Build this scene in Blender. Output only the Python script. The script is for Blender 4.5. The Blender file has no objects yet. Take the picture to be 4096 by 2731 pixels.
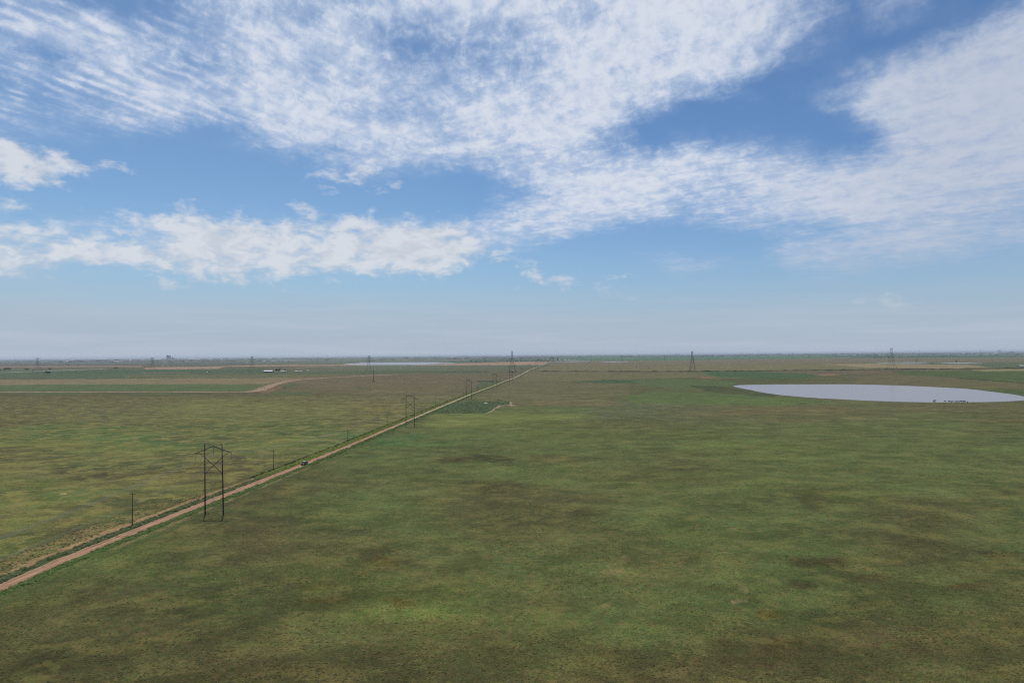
import bpy, math, random
import numpy as np
from mathutils import Vector, Matrix

random.seed(7)
rng = np.random.default_rng(11)
scene = bpy.context.scene
COL = scene.collection
PI = math.pi

# ------------------------------------------------------------------ camera
F = 2731.0            # focal length in photo pixels
CX, CY = 2048.0, 1365.5
H = 60.0              # camera height, m
PITCH = math.atan((1419.5 - CY) / F)
ROLL = math.radians(0.46)
cam_data = bpy.data.cameras.new('camera')
cam = bpy.data.objects.new('camera', cam_data)
COL.objects.link(cam)
cam_data.sensor_width = 36.0
cam_data.lens = F / 4096 * 36.0
cam_data.clip_start = 0.5
cam_data.clip_end = 120000
RM = Matrix.Rotation(PI / 2 + PITCH, 3, 'X') @ Matrix.Rotation(-ROLL, 3, 'Z')
cam.matrix_world = Matrix.Translation((0, 0, H)) @ RM.to_4x4()
scene.camera = cam
Rn = np.array(RM)


def terr(y):
    """height of the plain: flat, then a gentle rise beyond 1.7 km"""
    t = np.clip((np.asarray(y, float) - 1700) / 650, 0, 1)
    return 9.0 * t * t * (3 - 2 * t)


def direction(px, py):
    d = Rn @ np.array([(px - CX) / F, -(py - CY) / F, -1.0])
    return d / np.linalg.norm(d)


def P(px, py, lift=0.0):
    """ground point seen at photo pixel (px, py)"""
    d = direction(px, py)
    z = 0.0
    if d[2] > -0.0012:
        d[2] = -0.0012
    for _ in range(40):
        t = (z - H) / d[2]
        z = 0.5 * z + 0.5 * float(terr(t * d[1]))
    t = (z - H) / d[2]
    return Vector((t * d[0], t * d[1], float(terr(t * d[1])) + lift))


def project(X, Y, Z):
    """world -> photo pixels (numpy arrays)"""
    v = np.stack([X, Y, Z - H], -1) @ Rn
    w = np.minimum(v[..., 2], -1e-6)
    return CX + F * v[..., 0] / -w, CY - F * v[..., 1] / -w


# ------------------------------------------------------------------ colour
def lin(c):
    return tuple(((x / 255) / 12.92 if x / 255 <= .04045 else ((x / 255 + .055) / 1.055) ** 2.4) for x in c)


LIGHT = 1.32     # photo value of a sunlit horizontal surface / its albedo


def alb(r, g, b, k=1.0):
    return tuple(x * k / LIGHT for x in lin((r, g, b)))


def veg(r, g, b):
    x = lin((r, g, b))
    return (x[0] * 1.03 / LIGHT, x[1] * 1.02 / LIGHT, x[2] * .84 / LIGHT)


# ------------------------------------------------------------------ materials
def material(name, col=(.5, .5, .5), rough=.8, metal=0.0, var=.12, scale=1.0, spec=.3):
    m = bpy.data.materials.new(name)
    m.use_nodes = True
    nt = m.node_tree
    b = nt.nodes['Principled BSDF']
    b.inputs['Roughness'].default_value = rough
    b.inputs['Metallic'].default_value = metal
    b.inputs['Specular IOR Level'].default_value = spec
    tc = nt.nodes.new('ShaderNodeTexCoord')
    n = nt.nodes.new('ShaderNodeTexNoise')
    n.inputs['Scale'].default_value = scale
    n.inputs['Detail'].default_value = 5
    nt.links.new(tc.outputs['Object'], n.inputs['Vector'])
    mr = nt.nodes.new('ShaderNodeMapRange')
    mr.inputs['From Min'].default_value = .25
    mr.inputs['From Max'].default_value = .75
    mr.inputs['To Min'].default_value = 1 - var
    mr.inputs['To Max'].default_value = 1 + var
    nt.links.new(n.outputs['Fac'], mr.inputs['Value'])
    mx = nt.nodes.new('ShaderNodeVectorMath')
    mx.operation = 'SCALE'
    mx.inputs[0].default_value = col[:3]
    nt.links.new(mr.outputs['Result'], mx.inputs['Scale'])
    nt.links.new(mx.outputs['Vector'], b.inputs['Base Color'])
    return m


M = {
    'wood': material('weathered_wood', (.045, .038, .032), .85, var=.3, scale=.8),
    'beam': material('grey_beam', (.11, .098, .085), .8, var=.2),
    'insulator': material('insulator_porcelain', (.045, .04, .04), .3),
    'steel': material('galvanised_steel', (.12, .125, .13), .6, .3),
    'darksteel': material('dark_steel', (.06, .062, .065), .6, .3),
    'wire': material('aluminium_wire', (.33, .33, .32), .5, .5),
    'white': material('white_metal_roof', (.8, .8, .78), .45, var=.05),
    'pale': material('pale_metal_roof', (.55, .58, .6), .45, var=.08),
    'wallgrey': material('grey_wall', (.2, .19, .18), .8),
    'wallwhite': material('white_wall', (.55, .54, .5), .8),
    'walldark': material('dark_wall', (.06, .055, .05), .8),
    'concrete': material('pale_concrete', (.34, .31, .28), .85),
    'brown': material('brown_roof', (.14, .1, .08), .8),
    'bark': material('bark', (.07, .055, .04), .9),
    'leaf': material('tree_foliage', (.035, .05, .022), .8, var=.45, scale=.6),
    'leaf2': material('bush_foliage', (.045, .055, .03), .8, var=.45, scale=.8),
    'cow': material('black_hide', (.012, .01, .009), .6),
    'cowbrown': material('dark_brown_hide', (.03, .016, .01), .6),
    'paint': material('grey_truck_paint', (.03, .028, .027), .45, .0, var=.03, spec=.5),
    'sunpaint': material('painted_sunlight_on_truck', (.6, .6, .58), .3, .1, var=.03, spec=.5),  # truck paint with the sun's brightness on roof and tailgate painted in
    'chrome': material('chrome', (.6, .6, .6), .15, 1),
    'black': material('black_plastic', (.01, .01, .01), .5),
    'glass': material('dark_glass', (.008, .009, .01), .06, spec=.6),
    'rubber': material('tyre_rubber', (.012, .012, .012), .85),
    'rim': material('wheel_rim', (.3, .3, .3), .3, .8),
    'lamp': material('headlamp_glass', (.6, .6, .6), .1, spec=.8),
    'plate': material('number_plate', (.5, .5, .48), .5),
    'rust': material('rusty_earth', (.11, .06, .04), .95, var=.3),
    'bloom': material('weed_mound', (.035, .042, .02), .95, var=.5, scale=.3),
}


# ------------------------------------------------------------------ mesh builder
class MB:
    def __init__(self):
        self.v, self.f = [], []

    def box(self, c, s, rz=0.0):
        b = len(self.v)
        ca, sa = math.cos(rz), math.sin(rz)
        for dz in (-.5, .5):
            for dx, dy in ((-.5, -.5), (.5, -.5), (.5, .5), (-.5, .5)):
                x, y = dx * s[0], dy * s[1]
                self.v.append((c[0] + x * ca - y * sa, c[1] + x * sa + y * ca, c[2] + dz * s[2]))
        for q in ((3, 2, 1, 0), (4, 5, 6, 7), (0, 1, 5, 4), (1, 2, 6, 5), (2, 3, 7, 6), (3, 0, 4, 7)):
            self.f.append(tuple(b + i for i in q))
        return self

    def tube(self, p0, p1, r0, r1=None, n=6, caps=True):
        r1 = r0 if r1 is None else r1
        p0, p1 = Vector(p0), Vector(p1)
        d = (p1 - p0).normalized()
        u = d.cross(Vector((0, 0, 1)))
        if u.length < 1e-3:
            u = Vector((1, 0, 0))
        u.normalize()
        w = d.cross(u)
        b = len(self.v)
        for p, r in ((p0, r0), (p1, r1)):
            for i in range(n):
                a = 2 * PI * i / n
                self.v.append(tuple(p + u * r * math.cos(a) + w * r * math.sin(a)))
        for i in range(n):
            j = (i + 1) % n
            self.f.append((b + i, b + j, b + n + j, b + n + i))
        if caps:
            self.f.append(tuple(b + i for i in reversed(range(n))))
            self.f.append(tuple(b + n + i for i in range(n)))
        return self

    def path(self, pts, r, n=5):
        for a, b in zip(pts, pts[1:]):
            self.tube(a, b, r, r, n, False)
        return self

    def prism(self, prof, y0, y1, axis='x', inset=None):
        """profile in (a, z); extruded along y (profile axis x) or along x (profile axis y)"""
        b = len(self.v)
        n = len(prof)
        for k, yy in enumerate((y0, y1)):
            for a, z in prof:
                self.v.append((a, yy, z) if axis == 'x' else (yy, a, z))
        for i in range(n):
            j = (i + 1) % n
            self.f.append((b + i, b + j, b + n + j, b + n + i))
        self.f.append(tuple(b + i for i in reversed(range(n))))
        self.f.append(tuple(b + n + i for i in range(n)))
        return self

    def build(self, name, mat, parent=None, smooth=False, bevel=0):
        me = bpy.data.meshes.new(name)
        me.from_pydata(self.v, [], self.f)
        me.update()
        o = bpy.data.objects.new(name, me)
        me.materials.append(mat)
        if smooth:
            me.shade_smooth()
        if bevel:
            bm = o.modifiers.new('bevel', 'BEVEL')
            bm.width = bevel
            bm.segments = 2
        COL.objects.link(o)
        if parent:
            o.parent = parent
        return o


def tag(o, label=None, cat=None, group=None, kind=None):
    if label:
        assert 4 <= len(label.split()) <= 16, label
        o['label'] = label
    if cat:
        o['category'] = cat
    if group:
        o['group'] = group
    if kind:
        o['kind'] = kind
    return o


def empty(name, loc=(0, 0, 0), rz=0.0, label=None, cat=None, group=None):
    o = bpy.data.objects.new(name, None)
    COL.objects.link(o)
    o.location = loc
    o.rotation_euler = (0, 0, rz)
    o.empty_display_size = .5
    return tag(o, label, cat, group)


def copy_tree(o, parent=None):
    c = o.copy()
    COL.objects.link(c)
    c.parent = parent
    for ch in list(o.children):
        copy_tree(ch, c)
    return c


def mesh_np(name, V, Fq, mat, cols=None, smooth=False, n=3, alpha=None):
    """fast mesh from numpy arrays; Fq (m, n)"""
    me = bpy.data.meshes.new(name)
    me.vertices.add(len(V))
    me.vertices.foreach_set('co', np.asarray(V, np.float32).ravel())
    m = len(Fq)
    me.loops.add(m * n)
    me.loops.foreach_set('vertex_index', np.asarray(Fq, np.int32).ravel())
    me.polygons.add(m)
    me.polygons.foreach_set('loop_start', np.arange(0, m * n, n, dtype=np.int32))
    me.update(calc_edges=True)
    if cols is not None:
        a = me.color_attributes.new('tint', 'FLOAT_COLOR', 'POINT')
        c4 = np.ones((len(V), 4), np.float32)
        c4[:, :3] = cols
        if alpha is not None:
            c4[:, 3] = alpha
        a.data.foreach_set('color', c4.ravel())
    me.validate()
    if smooth:
        me.shade_smooth()
    me.materials.append(mat)
    o = bpy.data.objects.new(name, me)
    COL.objects.link(o)
    return o


# ------------------------------------------------------------------ value noise (numpy)
_lat = rng.random((256, 256))


def vn(x, y, seed=0):
    x = np.asarray(x, float) + seed * 17.3
    y = np.asarray(y, float) + seed * 9.7
    xi, yi = np.floor(x).astype(int), np.floor(y).astype(int)
    fx, fy = x - xi, y - yi
    fx, fy = fx * fx * (3 - 2 * fx), fy * fy * (3 - 2 * fy)
    a = _lat[xi & 255, yi & 255]
    b = _lat[(xi + 1) & 255, yi & 255]
    c = _lat[xi & 255, (yi + 1) & 255]
    d = _lat[(xi + 1) & 255, (yi + 1) & 255]
    return (a * (1 - fx) + b * fx) * (1 - fy) + (c * (1 - fx) + d * fx) * fy


def fbm(x, y, seed=0, o=4):
    s, a, t = 0, 1.0, 0
    for i in range(o):
        s = s + a * vn(x * 2 ** i, y * 2 ** i, seed + i * 3)
        t += a
        a *= .55
    return s / t


# ------------------------------------------------------------------ the road (world line)
ROAD_PX = [(0, 2349.5), (250, 2240), (500, 2139), (820, 2012), (1215, 1857), (1400, 1781), (1600, 1696), (1800, 1612),
           (1888, 1575), (1970, 1545), (2036, 1518), (2107, 1486), (2170, 1459), (2202, 1448), (2223, 1438), (2241, 1430)]
RP = [P(x, y) for x, y in ROAD_PX]
d0 = (RP[2] - RP[0]).normalized()
RP = [RP[0] - d0 * 300] + RP
RPn = np.array([(p.x, p.y) for p in RP])


def road_lat(X, Y):
    """signed lateral offset from the road centre (+ = right), and half width scale"""
    cx = np.interp(Y, RPn[:, 1], RPn[:, 0])
    return (X - cx) * math.cos(math.radians(5))


# ------------------------------------------------------------------ ground colour map
PAL = {  # photo colours of the vegetation
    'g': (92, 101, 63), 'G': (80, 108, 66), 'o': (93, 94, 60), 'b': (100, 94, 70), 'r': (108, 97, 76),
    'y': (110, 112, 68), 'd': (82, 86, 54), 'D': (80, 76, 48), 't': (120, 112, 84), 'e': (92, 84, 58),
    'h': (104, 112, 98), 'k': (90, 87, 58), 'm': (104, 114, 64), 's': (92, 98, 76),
}
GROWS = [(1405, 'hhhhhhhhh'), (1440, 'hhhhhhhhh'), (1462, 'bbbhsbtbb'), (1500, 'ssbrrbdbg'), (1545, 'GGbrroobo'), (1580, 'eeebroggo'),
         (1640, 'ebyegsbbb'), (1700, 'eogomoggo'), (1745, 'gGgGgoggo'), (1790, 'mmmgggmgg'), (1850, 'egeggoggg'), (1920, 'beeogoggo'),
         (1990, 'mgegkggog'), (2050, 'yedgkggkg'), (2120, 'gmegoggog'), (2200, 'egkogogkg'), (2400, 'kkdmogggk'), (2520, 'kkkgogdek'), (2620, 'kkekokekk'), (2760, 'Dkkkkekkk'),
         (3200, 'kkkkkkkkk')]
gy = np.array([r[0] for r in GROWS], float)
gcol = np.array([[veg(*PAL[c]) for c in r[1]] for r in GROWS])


def inpoly(px, py, poly):
    ins = np.zeros(px.shape, bool)
    n = len(poly)
    for i in range(n):
        x0, y0 = poly[i]
        x1, y1 = poly[(i + 1) % n]
        if y0 == y1:
            continue
        c = ((y0 > py) != (y1 > py)) & (px < (x1 - x0) * (py - y0) / (y1 - y0) + x0)
        ins ^= c
    return ins


# (polygon in photo pixels, colour, strength, edge jitter px)
FIELDS = [
    # far plain, left
    ([(-600, 1462), (700, 1451), (1000, 1447), (1000, 1458), (700, 1459), (-600, 1472)], (84, 84, 84), .8, 1),
    ([(-600, 1466), (570, 1461), (570, 1468), (-600, 1474)], (140, 116, 102), .9, .6),
    ([(-600, 1480), (300, 1472), (300, 1484), (-600, 1494)], (98, 104, 80), .8, .8),
    ([(570, 1473), (612, 1468.5), (840, 1466), (1000, 1460), (1300, 1459), (1500, 1456), (1500, 1461), (900, 1466.5), (870, 1475.5), (590, 1476.5)], (168, 138, 118), .95, .4),
    ([(-600, 1453), (560, 1451), (1500, 1441), (1500, 1446), (900, 1455), (-600, 1460)], (96, 102, 92), .6, .8),
    ([(420, 1479), (600, 1477), (1062, 1475), (1062, 1490), (-600, 1500), (-600, 1494)], (76, 94, 70), .9, .6),
    ([(-600, 1500), (1400, 1488), (1550, 1496), (1300, 1502), (1000, 1512), (-600, 1521)], (86, 98, 72), .85, 1.2),
    ([(500, 1500), (1500, 1496), (1500, 1501), (1300, 1508), (800, 1511), (500, 1511)], (112, 106, 78), .7, 1.4),
    ([(-600, 1521), (360, 1516), (700, 1513), (1200, 1510), (1310, 1509), (1310, 1513), (1180, 1520), (1060, 1535), (700, 1536), (-600, 1540)], (138, 120, 98), .9, 1.2),
    ([(-600, 1540), (700, 1536), (1050, 1536), (970, 1566), (-600, 1568)], (92, 105, 70), .9, 1.1),
    ([(970, 1566), (1050, 1538), (1105, 1532), (1075, 1552), (1050, 1566)], (112, 112, 78), .8, 1.5),
    ([(1030, 1569), (1090, 1545), (1150, 1527), (1185, 1522), (1120, 1550), (1080, 1568)], (126, 100, 78), .9, 1.2),
    # brown pastures left of the road
    ([(1200, 1506), (1900, 1498), (1950, 1520), (1800, 1570), (1500, 1572), (1260, 1560), (1130, 1568)], (112, 99, 76), .6, 3),
    ([(1120, 1568), (1240, 1566), (1250, 1576), (1020, 1585)], (78, 98, 62), .7, 1.5),
    ([(1110, 1538), (1180, 1534), (1200, 1543), (1120, 1545)], (80, 96, 66), .7, 1.2),
    ([(1430, 1545), (1470, 1548), (1475, 1556), (1425, 1557)], (80, 96, 66), .6, 1.5),
    ([(1910, 1524), (1985, 1520), (2010, 1525), (1970, 1545), (1895, 1560), (1920, 1532)], (72, 92, 62), .7, 1.5),
    ([(1450, 1480), (1960, 1484), (1960, 1491), (1500, 1492), (1230, 1487)], (74, 92, 66), .7, 1),
    ([(1960, 1462), (2090, 1466), (2060, 1482), (1800, 1484), (1200, 1487), (1500, 1476)], (100, 104, 80), .5, 1.4),
    # centre distance
    ([(1600, 1461), (1745, 1457), (1880, 1451), (2010, 1447), (2188, 1444.5), (2192, 1452), (2172, 1459), (1900, 1459.6), (1650, 1461.5)], (176, 140, 128), .95, .5),
    ([(1800, 1452), (2188, 1444.5), (2192, 1449), (1900, 1454)], (140, 118, 106), .7, .7),
    ([(1800, 1440), (2044, 1433), (2190, 1436), (2190, 1444.5), (2010, 1447), (1900, 1450), (1800, 1450)], (76, 100, 78), .95, .5),
    ([(1800, 1434), (1940, 1431), (2190, 1430), (2190, 1436), (2044, 1433), (1800, 1440)], (112, 98, 88), .85, .4),
    ([(1700, 1424), (2190, 1419), (2190, 1427), (1700, 1429)], (88, 108, 96), .8, .4),
    ([(1350, 1424), (1800, 1420), (1800, 1430), (1350, 1431)], (92, 110, 98), .6, .5),
    # centre right
    ([(2290, 1419), (3010, 1411), (3500, 1413), (3500, 1427), (3010, 1435), (2700, 1441), (2560, 1442), (2230, 1441), (2235, 1428)], (78, 112, 82), .95, .5),
    ([(3000, 1410.5), (3500, 1409), (3500, 1416), (3010, 1419)], (116, 104, 92), .8, .4),
    ([(3400, 1424), (4400, 1419), (4400, 1426), (3400, 1432)], (64, 96, 66), .95, .5),
    ([(3300, 1410), (4400, 1405), (4400, 1413), (3300, 1416)], (90, 106, 92), .6, .5),
    ([(2200, 1443), (2700, 1441.5), (3100, 1435.5), (3500, 1432), (4400, 1426), (4400, 1446), (3500, 1451), (3200, 1462), (2200, 1466)], (120, 108, 88), .85, 1),
    ([(2180, 1466), (3200, 1462), (3500, 1458), (3500, 1476), (3000, 1483), (2130, 1485)], (122, 114, 86), .8, 2),
    ([(3280, 1458), (3500, 1454), (3900, 1460), (4000, 1468), (3800, 1474), (3500, 1472), (3380, 1463)], (156, 138, 112), .8, 2),
    ([(3860, 1480), (4400, 1470), (4400, 1484), (3980, 1485)], (156, 140, 108), .8, 1.2),
    ([(3880, 1449), (4400, 1444), (4400, 1472), (3960, 1474)], (88, 102, 76), .7, 1.2),
    ([(3000, 1486), (3350, 1482), (3560, 1482), (3600, 1492), (3300, 1500), (3220, 1493)], (112, 96, 82), .7, 1.5),
    ([(2750, 1487), (3000, 1487), (3210, 1493), (3300, 1502), (3230, 1512), (3000, 1513), (2840, 1512), (2820, 1502)], (70, 96, 62), .85, 1.6),
    ([(2790, 1508), (2830, 1507), (2880, 1510), (2820, 1513)], (150, 112, 84), .8, .8),
    ([(2850, 1509), (2960, 1508.5), (2960, 1511), (2870, 1511)], (142, 122, 86), .8, .6),
    ([(3560, 1486), (4400, 1480), (4400, 1534), (3960, 1522), (3760, 1506), (3600, 1496)], (80, 94, 52), .9, 1.5),
    ([(3500, 1500), (3700, 1502), (3960, 1524), (4400, 1540), (4400, 1560), (3900, 1548), (3600, 1540), (3400, 1532)], (112, 100, 74), .6, 3),
    ([(3930, 1556), (4400, 1570), (4400, 1580), (4090, 1578)], (72, 92, 52), .9, 1.2),
    ([(3710, 1500), (3712, 1500), (4400, 1555), (4400, 1557), (3860, 1515)], (52, 66, 38), .95, .4),
    ([(3250, 1499), (3330, 1496), (3360, 1499), (3300, 1502)], (154, 116, 90), .8, .8),
    # pasture right of the road
    ([(2120, 1488), (2800, 1488), (2860, 1505), (2600, 1515), (2050, 1528)], (114, 108, 78), .7, 2),
    ([(2290, 1528), (2350, 1522), (2430, 1518), (2560, 1522), (2520, 1530), (2400, 1531)], (66, 88, 60), .85, 1.6),
    ([(2520, 1518), (2750, 1516), (2950, 1526), (2940, 1545), (2700, 1555), (2540, 1535)], (86, 104, 66), .7, 3),
    ([(2760, 1540), (2880, 1544), (3100, 1576), (3100, 1590), (2850, 1572)], (66, 74, 46), .8, 2.5),
    ([(2640, 1566), (3100, 1585), (3350, 1608), (3060, 1622), (2550, 1612), (2480, 1585)], (86, 108, 62), .7, 3),
    ([(2060, 1530), (2500, 1535), (2520, 1580), (2200, 1600), (1980, 1600), (1900, 1592)], (108, 102, 76), .75, 3),
    ([(2130, 1602), (2440, 1596), (2520, 1615), (2380, 1626), (2100, 1622)], (118, 104, 78), .65, 2.5),
    ([(3050, 1624), (3350, 1622), (3500, 1650), (2950, 1662), (2700, 1658)], (112, 98, 72), .5, 3),
    ([(3350, 1665), (3580, 1670), (3600, 1678), (3400, 1676)], (130, 118, 84), .45, 2.5),
    ([(3820, 1672), (4096, 1676), (4096, 1684), (3860, 1682)], (126, 112, 82), .45, 2),
    ([(1748, 1658), (2300, 1652), (2420, 1664), (2100, 1690), (1950, 1704), (1690, 1706)], (118, 124, 72), .8, 5),
    ([(2050, 1722), (2500, 1712), (2950, 1722), (2800, 1760), (2200, 1770)], (94, 102, 58), .5, 6),
    # reeds by the road
    ([(1748, 1651), (1770, 1634), (1812, 1614), (1872, 1609), (1987, 1608), (2036, 1606), (2034, 1618), (1990, 1622), (1968, 1640), (1944, 1651), (1872, 1653)], (88, 102, 74), .8, 2.6),
    ([(1860, 1600), (1930, 1598), (1940, 1603), (1860, 1606)], (66, 92, 60), .8, 1),
    # sage and ochre patches of the near pasture
    ([(1000, 1880), (1120, 1870), (1230, 1900), (1120, 1930), (980, 1915)], (78, 80, 50), .4, 10),
    ([(1720, 1830), (1860, 1822), (1960, 1835), (1850, 1850), (1740, 1848)], (82, 72, 46), .8, 6),
    ([(1880, 1814), (2010, 1822), (2080, 1838), (2000, 1850), (1920, 1836)], (70, 66, 42), .9, 6),
    ([(2120, 1826), (2280, 1820), (2300, 1840), (2160, 1850)], (108, 90, 56), .6, 6),
    ([(1900, 1930), (2100, 1925), (2160, 1960), (1980, 1985), (1850, 1960)], (80, 72, 44), .7, 9),
    ([(3180, 1960), (3300, 1950), (3340, 2000), (3260, 2050), (3180, 2010)], (76, 68, 44), .7, 10),
    ([(3140, 2230), (3400, 2225), (3370, 2262), (3160, 2268)], (72, 64, 40), .8, 8),
    ([(3360, 2300), (3560, 2296), (3540, 2330), (3380, 2332)], (72, 64, 40), .7, 8),
    ([(3140, 2318), (3260, 2330), (3250, 2360), (3160, 2350)], (70, 62, 40), .8, 8),
    ([(3900, 2200), (4096, 2205), (4096, 2235), (3940, 2232)], (66, 60, 40), .8, 8),
    ([(3780, 2330), (3960, 2330), (3900, 2360), (3790, 2355)], (92, 70, 44), .6, 8),
    ([(1440, 2235), (1540, 2222), (1600, 2240), (1540, 2275), (1450, 2262)], (98, 82, 42), .8, 8),
    ([(1545, 2390), (1640, 2400), (1650, 2425), (1570, 2430)], (96, 80, 42), .8, 8),
    ([(1180, 2330), (1320, 2325), (1330, 2350), (1230, 2370)], (98, 84, 42), .8, 8),
    ([(1190, 2395), (1390, 2385), (1400, 2410), (1240, 2425)], (96, 82, 42), .7, 8),
    ([(3010, 2440), (3120, 2436), (3130, 2465), (3030, 2478)], (98, 84, 42), .8, 8),
    ([(3040, 2560), (3200, 2555), (3200, 2590), (3080, 2595)], (88, 76, 40), .8, 8),
    ([(1450, 2480), (1800, 2470), (2050, 2510), (2000, 2600), (1500, 2640), (1350, 2560)], (90, 80, 55), .6, 18),
    ([(2940, 2345), (2985, 2350), (2992, 2368), (2975, 2380), (2950, 2365)], (124, 118, 84), .5, 4),
    ([(2920, 2400), (2990, 2398), (2990, 2410), (2925, 2414)], (146, 132, 102), .7, 2.5),
    ([(1915, 2225), (1960, 2222), (1960, 2235), (1920, 2238)], (122, 106, 76), .6, 4),
    ([(2400, 2290), (2480, 2270), (2500, 2285), (2430, 2300)], (128, 112, 80), .7, 5),
    ([(2430, 2265), (2490, 2215), (2520, 2225), (2470, 2270)], (116, 108, 74), .5, 6),
    ([(2350, 2425), (2430, 2412), (2430, 2425), (2360, 2435)], (122, 116, 76), .6, 4),
    ([(540, 2184), (610, 2176), (640, 2186), (560, 2196)], (122, 118, 76), .6, 3),
    ([(2620, 2690), (2760, 2670), (2760, 2731), (2650, 2731)], (112, 100, 72), .6, 8),
    # left pasture
    ([(250, 2070), (310, 2065), (325, 2090), (270, 2100)], (132, 116, 84), .65, 4),
    ([(360, 2040), (430, 2022), (440, 2030), (370, 2052)], (150, 120, 92), .6, 3),
    ([(235, 1970), (262, 1968), (264, 1976), (240, 1978)], (176, 146, 118), .8, 2),
    ([(1500, 1560), (1620, 1562), (1620, 1568), (1460, 1566)], (128, 118, 88), .4, 2),
    ([(1460, 1628), (1560, 1640), (1520, 1652), (1450, 1640)], (140, 122, 76), .6, 3),
    ([(1560, 1640), (1640, 1638), (1610, 1655), (1565, 1655)], (136, 120, 76), .6, 3),
    ([(1380, 1610), (1560, 1600), (1700, 1612), (1640, 1625), (1420, 1620)], (116, 104, 70), .5, 4),
    ([(700, 1700), (1250, 1690), (1400, 1700), (1380, 1730), (1100, 1750), (700, 1738)], (74, 92, 50), .6, 7),
    ([(0, 1720), (650, 1700), (650, 1750), (0, 1770)], (80, 98, 50), .5, 7),
]


def ground_colour(X, Y, Z):
    px, py = project(X, Y, Z)
    # organic warp of the colour zones (metres based, so it belongs to the ground)
    nx, ny = fbm(X / 90, Y / 90, 1, 4) - .5, fbm(X / 90, Y / 90, 2, 4) - .5
    dep = np.clip(py - 1415, 2, 4000)
    u = np.clip((px + nx * 700) / 4096, -.25, 1.25) * 8
    v = py + ny * dep * .55
    u = np.clip(u, 0, 8)
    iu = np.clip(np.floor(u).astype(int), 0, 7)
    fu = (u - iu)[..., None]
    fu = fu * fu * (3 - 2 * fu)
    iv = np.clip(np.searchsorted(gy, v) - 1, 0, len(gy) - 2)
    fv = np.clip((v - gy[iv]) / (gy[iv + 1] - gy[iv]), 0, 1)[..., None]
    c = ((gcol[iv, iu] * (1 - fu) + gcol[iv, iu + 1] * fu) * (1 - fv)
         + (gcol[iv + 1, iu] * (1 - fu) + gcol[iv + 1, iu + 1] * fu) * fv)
    jx = (fbm(X / 25, Y / 25, 5, 3) - .5) * 2 + (fbm(X / 140, Y / 140, 8, 2) - .5) * 2
    jy = (fbm(X / 25, Y / 25, 6, 3) - .5) * 2 + (fbm(X / 140, Y / 140, 9, 2) - .5) * 2
    for poly, col, s, j in FIELDS:
        xs = [p[0] for p in poly]
        ys = [p[1] for p in poly]
        m = (px > min(xs) - 60) & (px < max(xs) + 60) & (py > min(ys) - 4 * j - 1) & (py < max(ys) + 4 * j + 1)
        if not m.any():
            continue
        ins = inpoly(px[m] + jx[m] * j * 6, py[m] + jy[m] * j, poly)
        if j >= 5:   # soft vegetation patch
            ins2 = inpoly(px[m] + jx[m] * j * 3 + j * 3, py[m] + jy[m] * j * .5 + j * .6, poly)
            ins3 = inpoly(px[m] - jx[m] * j * 3 - j * 3, py[m] - jy[m] * j * .5 - j * .6, poly)
            w = (ins.astype(float) + ins2 + ins3) / 3
        else:
            w = ins.astype(float)
        if j >= 5:
            s = s * .9
        w = (w * s)[..., None]
        c[m] = c[m] * (1 - w) + np.array(veg(*col)) * w
    # patchiness of the grass
    big = fbm(X / 38, Y / 38, 21, 4)
    med = fbm(X / 9, Y / 9, 31, 4)
    far = np.clip(Y / 1500, 0, 1)
    left = (road_lat(X, Y) < 0) & (Y < 1100)
    k = 1 + (big - .5) * (.5 - .2 * far) + (med - .5) * (.5 - .3 * far)
    c = c * k[..., None]
    dry = np.clip((fbm(X / 20, Y / 20, 41, 4) - np.where(left, .52, .62)) * 6, 0, 1) * (1 - far) * np.where(left, .75, .35)
    c = c * (1 - dry[..., None]) + np.array(veg(138, 130, 84)) * dry[..., None] * .85
    lush = np.clip((fbm(X / 30, Y / 30, 51, 4) - .56) * 6, 0, 1) * (1 - far) * .3
    c = c * (1 - lush[..., None]) + np.array(veg(94, 110, 58)) * lush[..., None]
    pt = np.clip((fbm(X / 13, Y / 9, 101, 5) - .5) * 9, -1, 1) * (1 - .6 * far)
    c = c * (1 + .13 * pt)[..., None]
    olive = np.clip((fbm(X / 26, Y / 16, 111, 4) - .55) * 8, 0, 1) * (1 - far) * .22
    c = c * (1 - olive[..., None]) + np.array(veg(80, 74, 48)) * olive[..., None]
    straw = np.clip((fbm(X / 11, Y / 7, 121, 5) - np.where(left, .53, .63)) * 12, 0, 1) * (1 - far) * np.where(left, .5, .25)
    c = c * (1 - straw[..., None]) + np.array(veg(136, 126, 78)) * straw[..., None]
    # strips beside the road
    s = road_lat(X, Y)
    e1 = (fbm(X / 4, Y / 6, 61, 3) - .5) * 3
    near = np.clip((900 - Y) / 500, 0, 1) * (Y > 60)

    def strip(a, b, col, st, thr=0.0, sc=3.0):
        nonlocal c
        m = ((s + e1) > a) & ((s + e1) < b) & (Y > 60)
        w = m * st * np.where(fbm(X / sc, Y / sc, int(a * 7) & 63, 3) > thr, 1, .15)
        c = c * (1 - w[..., None]) + np.array(veg(*col)) * w[..., None]
    soil_near = np.clip((330 - Y) / 60, 0, 1)
    strip(-20, -8.5, (146, 124, 94), .75 * np.clip((300 - Y) / 60, 0, 1), .5)
    strip(-10.5, -6.0, (168, 136, 108), .9 * soil_near, .36)
    strip(-8.2, -6.6, (164, 132, 106), .9 * near * (Y < 400), .34)
    strip(-6.2, -2.2, (72, 88, 56), .85)
    strip(-8.2, -2.8, (110, 120, 58), .85 * ((Y > 340) & (Y < 1300)), .25)
    strip(2.2, 6.0, (78, 102, 58), .8)
    strip(6.2, 8.4, (158, 132, 100), .85 * np.clip((420 - Y) / 60, 0, 1) * (Y > 215), .5)
    strip(6.5, 12, (86, 96, 62), .5)
    return np.clip(c, .004, .9)


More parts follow.
